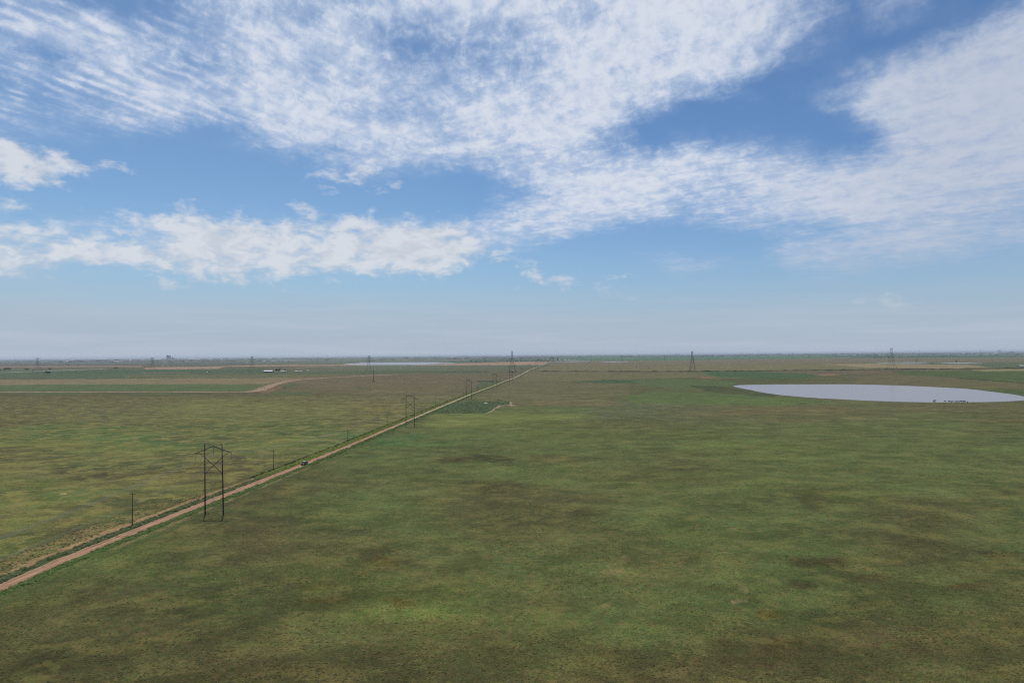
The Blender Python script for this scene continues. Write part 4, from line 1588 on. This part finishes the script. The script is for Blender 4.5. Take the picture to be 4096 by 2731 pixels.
# slim row above the pink field
ROWT = [1838, 1845, 1852, 1868, 1912, 1921, 2000, 2010.5, 2018, 2025.5, 2029, 2033.5, 2063.5, 2067, 2070.5, 2081.5, 2088.5, 2095.5, 2102.5, 2123, 2131]
ROWH = [3, 4, 5, 5, 4, 5, 6, 8, 5, 5, 6, 7, 8, 6, 7, 8, 6, 9, 6, 5, 6]
WH = ['left', 'centre', 'right']
for i, (x, h) in enumerate(zip(ROWT, ROWH)):
    side_ = 'left of the tallest lattice tower' if x < 2040 else 'right of the tallest lattice tower'
    n_ = i + 1 if x < 2040 else i - 11
    o = tree(x - 1.3, x + 1.3, 1447.6 - (x - 1900) * .007, 1447 - h, '%s slim upright sapling of the row %s' % (
        ['first', 'second', 'third', 'fourth', 'fifth', 'sixth', 'seventh', 'eighth', 'ninth', 'tenth', 'eleventh', 'twelfth'][n_ - 1], side_),
        False, i, 'sapling', 'tree', 'row of slim trees above the pink field')


# ------------------------------------------------------------------ buildings
def shed(x0, x1, yb, yt, label, wall='wallgrey', roof='white', depth=None, open_front=False, name='shed', cat='shed', rise=.3, rz=0.0, group=None):
    a, b = P(x0, yb), P(x1, yb)
    c = (a + b) / 2
    d = c.length
    w = (x1 - x0) / F * d
    h = (yb - yt) / F * d
    dp = depth or max(6, min(w * .5, 18))
    r = empty(name, c, -math.atan2(c.x, c.y) * .0 + rz, label, cat, group)
    eh = h * (1 - rise)
    hd = dp / 2
    mb = MB()
    if open_front:
        mb.box((0, hd - .15, eh / 2), (w, .3, eh))
        for s in (-1, 1):
            mb.box((s * (w / 2 - .15), -.15, eh / 2), (.3, dp - .35, eh))
        n = max(2, int(w / 8))
        for i in range(1, n):
            mb.box((-w / 2 + w * i / n, -hd + .3, eh / 2), (.3, .3, eh))
    else:
        mb.box((0, 0, eh / 2), (w, dp, eh))
        # gable ends
        for s in (-1, 1):
            k = len(mb.v)
            mb.v += [(s * w / 2 * .998, -hd, eh), (s * w / 2 * .998, hd, eh), (s * w / 2 * .998, 0, h - .12)]
            mb.f.append((k, k + 1, k + 2))
    mb.build('wall', M[wall], r)
    t = .15
    m2 = MB()
    m2.prism([(-hd - .6, eh - .1), (0, h - .05), (hd + .6, eh - .1), (hd + .6, eh + t), (0, h + t), (-hd - .6, eh + t)], -w / 2 - .4, w / 2 + .4, 'y')
    m2.build('roof', M[roof], r)
    if not open_front:
        n = max(1, int(w / 14))
        for i in range(min(n, 4)):
            MB().box((-w / 2 + w * (i + .5) / min(n, 4), -hd - .04, min(eh * .35, 1.8)), (min(3.2, w * .2), .12, min(eh * .7, 3.6))).build('door', M['walldark'], r)
    return r


B = shed
# farm
B(1059, 1091, 1488.3, 1481.6, 'largest white roofed open cattle shed left of the dark tree pair', 'walldark', 'white', 16, True, rise=.45)
B(1123, 1136, 1486.4, 1482.8, 'low white roofed shed just right of the dark tree pair', 'walldark', 'white', 9, True)
B(1135.5, 1148.5, 1487, 1483.6, 'low dark shed overlapping the small farm tree', 'walldark', 'pale', 9, True)
B(1182, 1195, 1486.4, 1483.4, 'long white roofed shed right of the farm yard', 'walldark', 'white', 9, True)
B(1198, 1209.5, 1486.4, 1483, 'dark shed with patchy pale roof right of the white shed', 'walldark', 'pale', 8)
B(1228, 1238, 1484.6, 1481.4, 'rightmost white roofed shed of the farm', 'walldark', 'white', 8, True)
B(1222, 1229, 1484.8, 1482.6, 'tiny dark lean-to left of the rightmost farm shed', 'walldark', 'brown', 6)
B(827, 831.5, 1489.5, 1487, 'tiny white hut in the dark green field', 'wallwhite', 'white', 4)
B(833, 839, 1489, 1485.8, 'tiny dark hut right of the tiny white hut', 'walldark', 'brown', 4)
B(1938.3, 1948, 1616.8, 1612.2, 'small white topped stock shelter in the dark green reeds', 'walldark', 'white', 2.2, True, 'shelter', 'shelter', rise=.2)
# far left town
B(164.5, 176, 1451.5, 1448.6, 'bright white shed right of the leftmost lattice tower top', 'wallwhite', 'white')
B(214, 231.5, 1451.8, 1450, 'long low white shed left of the far left tree pair', 'wallgrey', 'white')
B(258, 263, 1448.5, 1446, 'small pale house left of the brown roofs', 'wallwhite', 'pale')
B(266, 277, 1446.8, 1443.6, 'white and brown house far left', 'wallwhite', 'white')
B(286, 293, 1442.5, 1440, 'small white house with tree far left', 'wallwhite', 'white')
B(394, 431, 1441.5, 1436, 'long blue-grey roofed shed left of the grain elevator', 'wallgrey', 'pale', 40)
B(432, 456, 1447.8, 1445.4, 'low dark grey shed left of white roofs', 'walldark', 'brown')
B(456, 476, 1446.3, 1443.6, 'white roofed shed below the wide far left tree clump', 'wallgrey', 'white')
B(485, 492.5, 1447, 1444.8, 'small white shed right of the wide tree clump', 'wallwhite', 'white')
B(518, 525.5, 1444.2, 1440.8, 'small white house with red wall far left', 'wallwhite', 'white')
B(570, 576, 1439.5, 1437.7, 'tiny white house left of the long white warehouse', 'wallwhite', 'white')
B(615, 647, 1439, 1435.2, 'long bright white warehouse just left of the grain elevator', 'wallgrey', 'white', 30)
B(698, 706.5, 1438.8, 1436.6, 'tiny white house right of the grain elevator', 'wallwhite', 'white')
B(757, 800, 1437.2, 1434.8, 'longest row of bright white roofs right of the grain elevator', 'wallwhite', 'white', 25)
B(837, 850, 1437.5, 1434.4, 'white shed with gable right of the long white roofs', 'wallwhite', 'white')
B(881.5, 889, 1437.4, 1434.6, 'small white building left of the big far warehouse', 'wallwhite', 'white')
B(893, 913, 1432.2, 1429, 'big white far warehouse left half', 'wallgrey', 'white', 40)
B(912, 927, 1432, 1430, 'pale grey annex right of the big far warehouse', 'wallgrey', 'pale', 30)
B(1013, 1020, 1434.5, 1432.3, 'small white house right of the white warehouse annex', 'wallwhite', 'white')
B(984, 994, 1452, 1449.5, 'white and dark hut left of the fifth lattice tower', 'wallgrey', 'white')
B(1072, 1086, 1434, 1432, 'low white building above the farm sheds', 'wallwhite', 'white')
B(1112, 1122, 1433, 1431.5, 'small white building above the dark tree pair', 'wallwhite', 'white')
B(1155, 1168, 1450, 1445, 'farmhouse with white wall and dark shrubs above farm', 'wallwhite', 'brown')
B(1225, 1233, 1434, 1431.3, 'small rust coloured house right of the farm', 'concrete', 'brown')
B(649, 652.5, 1464.8, 1462.6, 'tiny white box on the brown strip below the elevator', 'wallwhite', 'white', 5)
B(675, 678, 1464, 1462.6, 'second tiny white box on the brown strip', 'wallwhite', 'white', 5)
B(438, 442.5, 1462.2, 1460.4, 'tiny white box on the strip left of pink field', 'wallwhite', 'white', 5)
B(1794, 1801, 1425, 1422.8, 'left of the twin tiny white houses left of centre', 'wallwhite', 'white')
B(1806, 1814, 1429.6, 1427, 'lower of the tiny white houses left of centre', 'wallwhite', 'white')
B(1863, 1869, 1425, 1423, 'white house beside far dark trees left of centre', 'wallwhite', 'white')
B(2009, 2014, 1426.6, 1424, 'left tiny white house left of the tallest lattice tower', 'wallwhite', 'white')
B(2017, 2021.5, 1426.4, 1424, 'right tiny white house left of the tallest lattice tower', 'wallwhite', 'white')
B(2153, 2159, 1424.2, 1421.8, 'tiny white house left of two far tree clumps', 'wallwhite', 'white')
# gas plant
B(2230, 2242, 1443.3, 1439.8, 'grey shed at the left end of the plant by the white strip', 'walldark', 'pale')
B(2250, 2267, 1443.8, 1438.2, 'dark roofed plant building, the largest by white strip', 'walldark', 'brown')
B(2253, 2266.5, 1444, 1440.6, 'white roofed low shed before the dark roofed plant building', 'walldark', 'white')
B(2271, 2277, 1443.5, 1439.6, 'small dark shed with white door in the plant', 'walldark', 'white')
B(2280, 2290, 1442, 1440.2, 'pale flat shed in the middle of the plant', 'wallgrey', 'pale')
B(2292, 2304, 1444.5, 1440.8, 'lilac grey shed at the right of the plant', 'concrete', 'pale')
B(2262.5, 2269, 1431.2, 1429.4, 'small white roof above the plant', 'wallwhite', 'white')
B(2527, 2545, 1423, 1420.6, 'long white farm roof behind the right green field', 'wallwhite', 'white')
B(2699, 2706, 1416.4, 1413.6, 'white roof beside the low dark tree clump', 'wallwhite', 'white')
B(2627, 2631, 1425.6, 1423.8, 'tiny white box on the right green field', 'wallwhite', 'white', 8)
B(3133, 3139, 1418.2, 1415, 'brighter left one of two white specks right of belt', 'wallwhite', 'white')
B(3151.5, 3157.5, 1418.6, 1416.4, 'fainter right one of two white specks right of belt', 'wallwhite', 'white')
B(3652, 3662, 1409.2, 1405.6, 'bright white building on horizon right of rightmost lattice tower', 'wallwhite', 'white', 60)
B(3842, 3856, 1407.3, 1404.4, 'wide bright white building on the horizon above the herd', 'wallwhite', 'white', 60)
B(3850, 3858, 1415, 1412.4, 'white barn below the wide horizon building', 'wallwhite', 'white')
B(3887, 3897, 1413, 1410, 'white barn right of the barn below the horizon building', 'wallwhite', 'white')
B(3976.5, 3988.5, 1414.2, 1412, 'low white barn left of the dark horizon trees', 'wallwhite', 'white')
B(4026, 4035, 1411.8, 1409.2, 'left white barn under the dark trees at far right', 'wallwhite', 'white')
B(4050, 4056, 1411.4, 1409.6, 'middle white barn under the dark trees at far right', 'wallwhite', 'white')
B(4059, 4066, 1411.2, 1409.2, 'right white barn under the dark trees at far right', 'wallwhite', 'white')
B(4078, 4110, 1466.2, 1462, 'long white roofed shed cut by the right picture edge', 'wallgrey', 'white', 14)
B(3992, 4002, 1405.4, 1398.3, 'grey block of a high building on the right horizon', 'concrete', 'pale', 40, name='building', cat='building', rise=.08)
B(2170, 2195, 1416.5, 1415.0, 'faint pale roofs on the horizon left of the road', 'wallwhite', 'pale', 80)
tree(4022, 4068, 1411.5, 1406.5, 'long dark tree belt above white barns at far right', False, 1, group='scattered trees of the far plain')
B(2963, 3076, 1418.8, 1416.4, 'very long dark low shed row on the right horizon', 'walldark', 'brown', 30)

# grain elevator
p = P(674, 1438)
d = p.length
u = d / F
r = empty('grain_elevator', p, 0, 'tall grey concrete grain elevator on the left horizon', 'grain elevator')
mb = MB()
for i in range(5):
    for j in range(2):
        mb.tube(((-6.2 + i * 2.9) * u, j * 3 * u, 0), ((-6.2 + i * 2.9) * u, j * 3 * u, 12.6 * u), 1.7 * u, 1.7 * u, 14)
mb.build('silo_block', M['concrete'], r)
MB().box((-.6 * u, 1.5 * u, 13.2 * u), (13 * u, 3.2 * u, 1.3 * u)).build('gallery', M['walldark'], r)
MB().box((-4.4 * u, 1.5 * u, 15 * u), (4 * u, 3 * u, 2.6 * u)).build('headhouse', M['wallgrey'], r)
MB().box((6 * u, -1 * u, 2 * u), (5 * u, 3 * u, 4 * u)).build('annex', M['wallgrey'], r)
p = P(690, 1438)
u = p.length / F
r = empty('grain_elevator', p, 0, 'smaller dark grain elevator with pointed roof right of the tall one', 'grain elevator')
MB().tube((0, 0, 0), (0, 0, 7.5 * u), 3.2 * u, 3.2 * u, 14).build('silo', M['wallgrey'], r)
MB().tube((0, 0, 7.5 * u), (0, 0, 10 * u), 3.2 * u, .5 * u, 14).build('roof', M['wallgrey'], r)
MB().box((0, 0, 10.6 * u), (.7 * u, .7 * u, 1.6 * u)).build('headhouse', M['wallgrey'], r)
MB().box((9 * u, 0, 2.6 * u), (10 * u, 4 * u, 5.2 * u)).build('annex', M['walldark'], r)
# water towers and masts
for x, yb, yt, lab in ((785, 1433, 1423, 'small water tower above the longest row of white roofs'),
                       (1311.7, 1426, 1416.5, 'dark slim water tower on the horizon left of centre')):
    p = P(x, yb)
    u = p.length / F
    r = empty('water_tower', p, 0, lab, 'water tower')
    hh = (yb - yt) * u
    MB().tube((0, 0, 0), (0, 0, hh * .75), .5 * u, .4 * u, 8).build('column', M['wallgrey'], r)
    MB().tube((0, 0, hh * .72), (0, 0, hh * .86), .5 * u, 1.5 * u, 12).tube((0, 0, hh * .86), (0, 0, hh), 1.5 * u, .6 * u, 12).build('tank', M['wallgrey'], r)
for x, yb, yt, lab in ((1025.6, 1431, 1403.5, 'very tall thin radio mast on the left horizon'),
                       (324.5, 1440, 1431, 'short thin radio mast on the far left horizon'),
                       (913, 1430, 1424, 'short mast behind the big far warehouse')):
    p = P(x, yb)
    u = p.length / F
    hh = (yb - yt) * u
    r = empty('radio_mast', p, 0, lab, 'radio mast')
    mb = MB()
    for s in range(3):
        a = s * 2.094
        mb.tube((math.cos(a) * 1.2, math.sin(a) * 1.2, 0), (math.cos(a) * 1.0, math.sin(a) * 1.0, hh), .35, .3, 4)
    for k in range(16):
        z = hh * k / 16
        mb.tube((1.2, 0, z), (-.6, 1.04, z + hh / 16), .15, None, 4)
        mb.tube((-.6, 1.04, z), (-.6, -1.04, z + hh / 16), .15, None, 4)
        mb.tube((-.6, -1.04, z), (1.2, 0, z + hh / 16), .15, None, 4)
    mb.build('lattice_shaft', M['steel'], r)
    MB().tube((0, 0, hh), (0, 0, hh + 4), .2, .1, 5).build('antenna', M['steel'], r)


# ------------------------------------------------------------------ far woods: one mass along the horizon
def woods():
    V, Fq = [], []
    rs = random.Random(5)
    for _ in range(3600):
        Y = rs.choice([rs.uniform(7500, 12000), rs.uniform(12000, 18000), rs.uniform(18000, 32000)])
        X = rs.uniform(-.85, .85) * Y
        cl = vn(X / 1500, Y / 900, 90)
        if cl < (.5 if Y < 12000 else .3):
            continue
        w = rs.uniform(20, 120) * Y / 12000
        hgt = rs.uniform(5, 13)
        if rs.random() < .1:
            hgt *= 1.6
        b = len(V)
        n = 7
        dd = rs.uniform(8, 30)
        for k in range(n):
            t = k / (n - 1)
            x = X + (t - .5) * w
            z = 9 + hgt * (math.sin(PI * (t * .9 + .05)) ** .5) * rs.uniform(.6, 1.1)
            V += [(x, Y - dd, 8.8), (x + rs.uniform(-2, 2), Y, z), (x, Y + dd, 8.8)]
        for k in range(n - 1):
            a = b + k * 3
            Fq += [(a, a + 3, a + 4, a + 1), (a + 1, a + 4, a + 5, a + 2)]
    mb = MB()
    mb.v, mb.f = V, Fq
    o = mb.build('distant_woods', M['leaf'])
    tag(o, 'dark blue line of distant woods along the horizon', 'woods', kind='stuff')


woods()

# ------------------------------------------------------------------ haze
mb = MB()
mb.box((0, 12000, 40.5), (90000, 100000, 83))
hz = mb.build('haze', M['white'])
hm = bpy.data.materials.new('haze_air')
hm.use_nodes = True
nt = hm.node_tree
nt.nodes.clear()
out = nt.nodes.new('ShaderNodeOutputMaterial')
pv = nt.nodes.new('ShaderNodeVolumePrincipled')
pv.inputs['Color'].default_value = (.80, .88, 1.0, 1)
pv.inputs['Density'].default_value = 3.4e-5
pv.inputs['Anisotropy'].default_value = .2
nt.links.new(pv.outputs['Volume'], out.inputs['Volume'])
hz.data.materials.clear()
hz.data.materials.append(hm)
tag(hz, kind='stuff')

# ------------------------------------------------------------------ sun
SUN_EL, SUN_AZ = math.radians(66), math.radians(-22)   # azimuth from +Y toward +X
sd = bpy.data.lights.new('sun', 'SUN')
sd.energy = 2.7
sd.angle = math.radians(.6)
sd.color = (1, .96, .9)
so = bpy.data.objects.new('sun', sd)
COL.objects.link(so)
sv = Vector((math.sin(SUN_AZ) * math.cos(SUN_EL), math.cos(SUN_AZ) * math.cos(SUN_EL), math.sin(SUN_EL)))
so.rotation_euler = sv.to_track_quat('Z', 'Y').to_euler()

# ------------------------------------------------------------------ world: Nishita sky with procedural cloud layers
A_MAP = ['451212467635678886789999754242013', '667523467436467788689999754141037', '468865447867235537899999822101488',
         '323578557867423448899999842002688', '454784437766544437888999501357877', '332678667766554557878962001388888',
         '533358878877645788899513004788888', '422346658886557888995000003578888', '222333105888874589950000000478888',
         '310000003563688888651323130168878', '000000011134644657677855524688877', '000000000012200158899986578888887',
         '000000230001100026889777788888765', '001000000000000157888647888877654', '333333232233331677741033213555556',
         '444434344444443553100000355776652', '444444455444432100002320245455433', '332222233333210000001343224321111',
         '000000000000000000000000011110000', '555433333333333221111111100000111', '544433333333333333222222222222222',
         '444444444443333333333333333333333', '444444444444444444444444444444444']
B_MAP = {576: '740', 640: '886543000131350', 704: '683000000147600', 768: '442132130020330', 832: '401014331361120',
         896: '666657574866456', 960: '555456888658998', 1024: '777778767888998', 1088: '543316776657364',
         1152: '002001211110040', 1216: '000000000000000', 1280: '000000000000000'}
BX = {896: [(14, 6)], 960: [(14, 8), (15, 6)], 1024: [(14, 8), (15, 8), (16, 4)], 1088: [(14, 4), (17, 9)], 1152: [(17, 9), (19, 8), (20, 5)],
      1216: [(27, 4), (28, 5), (29, 5), (31, 3)], 1280: [(24, 4), (25, 4)]}
for s in A_MAP:
    assert len(s) == 33, (s, len(s))
Agrid = np.array([[int(c) / 9 for c in s] for s in A_MAP])
Bgrid = np.zeros((23, 33))
for y, s in B_MAP.items():
    for k, c in enumerate(s):
        Bgrid[y // 64, k] = int(c) / 9
    for k, v in BX.get(y, []):
        Bgrid[y // 64, k] = v / 9


def sample_grid(G, az, el):
    d = np.array([math.sin(az) * math.cos(el), math.cos(az) * math.cos(el), math.sin(el)])
    v = d @ Rn
    px, py = CX + F * v[0] / -v[2], CY - F * v[1] / -v[2]
    u = min(max(px / 128, 0), 31.999)
    w = min(max(py / 64, 0), 21.999)
    i, j = int(u), int(w)
    fu, fw = u - i, w - j
    return (G[j, i] * (1 - fu) + G[j, i + 1] * fu) * (1 - fw) + (G[j + 1, i] * (1 - fu) + G[j + 1, i + 1] * fu) * fw


world = bpy.data.worlds.new('World')
scene.world = world
world.use_nodes = True
nt = world.node_tree
nt.nodes.clear()
N, L = nt.nodes, nt.links


def math_(op, a, b=None, c=None, clamp=False):
    n = N.new('ShaderNodeMath')
    n.operation = op
    n.use_clamp = clamp
    for i, v in enumerate((a, b, c)):
        if v is None:
            continue
        if isinstance(v, (int, float)):
            n.inputs[i].default_value = v
        else:
            L.new(v, n.inputs[i])
    return n.outputs[0]


def comb(x, y, z=0.0):
    n = N.new('ShaderNodeCombineXYZ')
    for i, v in enumerate((x, y, z)):
        if isinstance(v, (int, float)):
            n.inputs[i].default_value = v
        else:
            L.new(v, n.inputs[i])
    return n.outputs[0]


def noise_(vec, scale, det, rough=.55, dist=0.0, col=False):
    n = N.new('ShaderNodeTexNoise')
    n.inputs['Scale'].default_value = scale
    n.inputs['Detail'].default_value = det
    n.inputs['Roughness'].default_value = rough
    n.inputs['Distortion'].default_value = dist
    L.new(vec, n.inputs['Vector'])
    return n.outputs['Color' if col else 'Fac']


def smooth(v, a, b, lo=0.0, hi=1.0):
    n = N.new('ShaderNodeMapRange')
    n.interpolation_type = 'SMOOTHSTEP'
    for k, q in zip(('From Min', 'From Max', 'To Min', 'To Max'), (a, b, lo, hi)):
        n.inputs[k].default_value = q
    L.new(v, n.inputs['Value'])
    return n.outputs['Result']


def ramp(fac, stops, interp='LINEAR'):
    n = N.new('ShaderNodeValToRGB')
    cr = n.color_ramp
    cr.interpolation = interp
    cr.elements[0].position = stops[0][0]
    cr.elements[0].color = (*stops[0][1], 1)
    cr.elements[1].position = stops[-1][0]
    cr.elements[1].color = (*stops[-1][1], 1)
    for p_, c_ in stops[1:-1]:
        e = cr.elements.new(p_)
        e.color = (*c_, 1)
    L.new(fac, n.inputs['Fac'])
    return n.outputs['Color']


tc = N.new('ShaderNodeTexCoord')
sep = N.new('ShaderNodeSeparateXYZ')
L.new(tc.outputs['Generated'], sep.inputs[0])
dx, dy, dz = sep.outputs
az = math_('ARCTAN2', dx, dy)
el = math_('ARCSINE', dz)
zc = math_('MAXIMUM', dz, .03)
plane = comb(math_('DIVIDE', dx, zc), math_('DIVIDE', dy, zc))
ang = comb(az, el)
# warps
wn = noise_(ang, 9, 4, .6, col=True)
wsep = N.new('ShaderNodeSeparateColor')
L.new(wn, wsep.inputs[0])
wn2 = noise_(ang, 30, 4, .6, col=True)
wsep2 = N.new('ShaderNodeSeparateColor')
L.new(wn2, wsep2.inputs[0])


def warp(base, s1, k1, s2, k2):
    a = math_('MULTIPLY_ADD', math_('SUBTRACT', s1, .5), k1, base)
    return math_('MULTIPLY_ADD', math_('SUBTRACT', s2, .5), k2, a)


azw = warp(az, wsep.outputs[0], .10, wsep2.outputs[0], .04)
elw = warp(el, wsep.outputs[1], .035, wsep2.outputs[1], .018)
AZR = math.radians(40)
fac_az = math_('MULTIPLY_ADD', azw, 1 / (2 * AZR), .5)
ELR = math.radians(32)
fac_el = math_('DIVIDE', elw, ELR)


def lookup(G, els, fa, fe):
    acc = None
    n = len(els)
    for t in range(0, n, 3):
        st = []
        for k in range(32):
            f = k / 31
            a_ = (f - .5) * 2 * AZR
            st.append((f, tuple(float(sample_grid(G, a_, els[t + q])) for q in range(3))))
        col = ramp(fa, st)
        # tents
        pos = sorted({0.0, 1.0} | {e / ELR for e in els[max(0, t - 1):t + 4]})
        ws = []
        for p_ in pos:
            c_ = []
            for q in range(3):
                i = t + q
                e = els[i] / ELR
                if abs(p_ - e) < 1e-6 or (i == 0 and p_ <= e) or (i == n - 1 and p_ >= e):
                    c_.append(1.0)
                else:
                    c_.append(0.0)
            ws.append((p_, tuple(c_)))
        wc = ramp(fe, ws)
        dp = N.new('ShaderNodeVectorMath')
        dp.operation = 'DOT_PRODUCT'
        L.new(col, dp.inputs[0])
        L.new(wc, dp.inputs[1])
        acc = dp.outputs['Value'] if acc is None else math_('ADD', acc, dp.outputs['Value'])
    return acc


covA = lookup(Agrid, [math.radians(.8 + 1.24 * i) for i in range(24)], fac_az, fac_el)
covB = lookup(Bgrid, [math.radians(2.2 + 1.3 * i) for i in range(12)], fac_az, fac_el)

# high cloud texture, in the plane of the cloud deck
rotL = N.new('ShaderNodeVectorRotate')
rotL.rotation_type = 'Z_AXIS'
rotL.inputs['Angle'].default_value = -math.radians(68)
L.new(plane, rotL.inputs['Vector'])
stL = N.new('ShaderNodeVectorMath')
stL.operation = 'MULTIPLY'
stL.inputs[1].default_value = (1.0, 3.6, 1)
L.new(rotL.outputs[0], stL.inputs[0])
rotR = N.new('ShaderNodeVectorRotate')
rotR.rotation_type = 'Z_AXIS'
rotR.inputs['Angle'].default_value = math.radians(42)
L.new(plane, rotR.inputs['Vector'])
stR = N.new('ShaderNodeVectorMath')
stR.operation = 'MULTIPLY'
stR.inputs[1].default_value = (1.0, 2.4, 1)
L.new(rotR.outputs[0], stR.inputs[0])
nL = noise_(stL.outputs[0], 3.4, 10, .68, .7)
nR = noise_(stR.outputs[0], 3.4, 10, .68, .7)
lz = math_('LOGARITHM', zc, math.e)
logp = comb(math_('MULTIPLY', az, 2.0), lz)
nI = noise_(logp, 19.0, 9, .66, .25)
nBig = noise_(logp, 5.0, 6, .6, .6)
wl = smooth(az, -.42, .05, 1, 0)
mixn = N.new('ShaderNodeMix')
L.new(wl, mixn.inputs['Factor'])
L.new(nR, mixn.inputs['A'])
L.new(nL, mixn.inputs['B'])
nS = mixn.outputs['Result']
# ripples
rsep = N.new('ShaderNodeSeparateXYZ')
L.new(rotL.outputs[0], rsep.inputs[0])
ph = math_('MULTIPLY_ADD', noise_(plane, 1.7, 3, .5), 26, math_('MULTIPLY', rsep.outputs[1], 2 * PI / .082))
rip = math_('MULTIPLY_ADD', math_('SINE', ph), .5, .5)
rmask = math_('MULTIPLY', math_('MULTIPLY', smooth(az, -.50, -.36, 1, .18), smooth(el, .24, .31)), smooth(noise_(plane, 2.6, 4), .4, .62))
t1 = math_('MULTIPLY_ADD', math_('SUBTRACT', nS, .5), 1.6, math_('MULTIPLY', math_('SUBTRACT', nI, .5), 2.6))
t1 = math_('ADD', t1, math_('MULTIPLY', math_('SUBTRACT', nBig, .5), 1.7))
t1 = math_('ADD', t1, math_('MULTIPLY', math_('MULTIPLY', math_('SUBTRACT', rip, .5), rmask), .8))
# texture amplitude fades to nothing where the map says clear sky, and near the horizon
ampA = math_('MULTIPLY', smooth(covA, .02, .4, .12, 1.0), math_('MULTIPLY', smooth(el, .05, .17, .25, 1), smooth(az, .2, .55, 1, .7)))
dA = math_('MULTIPLY_ADD', t1, math_('MULTIPLY', ampA, .62), math_('MULTIPLY', covA, .98))
alphaA = smooth(dA, .12, .98, 0, .93)
# cumulus
angc = N.new('ShaderNodeVectorMath')
angc.operation = 'MULTIPLY'
angc.inputs[1].default_value = (1, 1.9, 1)
L.new(ang, angc.inputs[0])
nC = noise_(angc.outputs[0], 26, 9, .6, .3)
nC2 = noise_(angc.outputs[0], 70, 5, .6, .2)
nC3 = noise_(angc.outputs[0], 11, 4, .55, .2)
tB = math_('ADD', math_('MULTIPLY', math_('SUBTRACT', nC, .5), 2.0), math_('MULTIPLY', math_('SUBTRACT', nC2, .5), .45))
tB = math_('ADD', tB, math_('MULTIPLY', math_('SUBTRACT', nC3, .5), 1.3))
dB = math_('MULTIPLY_ADD', tB, smooth(covB, .0, .35, .0, .8), covB)
alphaB = smooth(dB, .3, .86, 0, .88)


def rgbmix(f, a, b, mode='MIX'):
    n = N.new('ShaderNodeMix')
    n.data_type = 'RGBA'
    n.blend_type = mode
    if isinstance(f, (int, float)):
        n.inputs['Factor'].default_value = f
    else:
        L.new(f, n.inputs['Factor'])
    for k, v in (('A', a), ('B', b)):
        if isinstance(v, tuple):
            n.inputs[k].default_value = (*v, 1)
        else:
            L.new(v, n.inputs[k])
    return n.outputs['Result']


sky = N.new('ShaderNodeTexSky')
sky.sky_type = 'NISHITA'
sky.sun_disc = False
sky.sun_elevation = SUN_EL
sky.sun_rotation = SUN_AZ
sky.altitude = 1000
sky.air_density = 1.0
sky.dust_density = .6
sky.ozone_density = 1.5
SKY_STRENGTH = .10
skyc = N.new('ShaderNodeVectorMath')
skyc.operation = 'MULTIPLY'
tintv = N.new('ShaderNodeMix')
tintv.data_type = 'VECTOR'
tintv.inputs['A'].default_value = (.74, .89, .97)
tintv.inputs['B'].default_value = (.62, .80, .95)
L.new(smooth(az, -.35, .35), tintv.inputs['Factor'])
L.new(tintv.outputs['Result'], skyc.inputs[1])
L.new(sky.outputs[0], skyc.inputs[0])
K = 1 / SKY_STRENGTH


def disp(r_, g_, b_):
    return tuple(x * K for x in lin((r_, g_, b_)))


# pale haze of the lower air over the blue
low = smooth(el, math.radians(-1), math.radians(13), 1, 0)
clear = rgbmix(math_('MULTIPLY', low, .85), skyc.outputs['Vector'], disp(154, 181, 205))
shade = smooth(noise_(angc.outputs[0], 14, 5, .55), .35, .66)
# cloud colours
hi_col = rgbmix(smooth(dA, .35, 1.15), disp(186, 202, 226), disp(216, 222, 234))
hi_col = rgbmix(math_('MULTIPLY', smooth(az, .25, .62), .75), hi_col, disp(184, 193, 210))
lo_col = disp(177, 189, 203)
colA = rgbmix(smooth(el, math_('ADD', 0, 0) if False else .07, .17, 1, 0) if False else smooth(el, .05, .17, 1, 0), hi_col, lo_col)
colA = rgbmix(math_('MULTIPLY', smooth(nI, .4, .62, 1, 0), .16), colA, disp(168, 184, 212))
colB = rgbmix(smooth(nC, .4, .6), disp(202, 208, 217), disp(218, 222, 228))
colB = rgbmix(math_('MULTIPLY', smooth(el, .06, .14, 1, 0), .6), colB, disp(190, 199, 212))
veil = math_('MULTIPLY', smooth(math_('MULTIPLY_ADD', math_('SUBTRACT', nBig, .5), .6, covA), .05, .85, 0, .58), smooth(noise_(stL.outputs[0], 1.6, 6, .6, .3), .25, .6, .6, 1))
c0 = rgbmix(veil, clear, rgbmix(.35, colA, disp(176, 196, 224)))
c1 = rgbmix(alphaA, c0, colA)
c2 = rgbmix(alphaB, c1, colB)
# milky band on the horizon
lay = N.new('ShaderNodeVectorMath')
lay.operation = 'MULTIPLY'
lay.inputs[1].default_value = (1.6, 26, 1)
L.new(ang, lay.inputs[0])
nLay = noise_(lay.outputs[0], 2.2, 6, .6, .3)
milk = rgbmix(smooth(nLay, .42, .66), disp(172, 186, 201), disp(180, 191, 205))
c3 = rgbmix(smooth(el, math.radians(.4), math.radians(7.0), .93, 0), c2, milk)
bg = N.new('ShaderNodeBackground')
bg.inputs['Strength'].default_value = SKY_STRENGTH
L.new(c3, bg.inputs['Color'])
wo = N.new('ShaderNodeOutputWorld')
L.new(bg.outputs[0], wo.inputs['Surface'])
world.cycles.sampling_method = 'MANUAL'
world.cycles.sample_map_resolution = 512

# ------------------------------------------------------------------ render settings
scene.view_settings.view_transform = 'Standard'
scene.view_settings.look = 'None'
scene.view_settings.exposure = 0
scene.view_settings.gamma = 1
scene.cycles.max_bounces = 4
scene.cycles.diffuse_bounces = 2
scene.cycles.volume_bounces = 0
scene.cycles.use_denoising = False
scene.cycles.filter_width = 1.15
scene.cycles.use_adaptive_sampling = False
print('objects', len(bpy.data.objects))
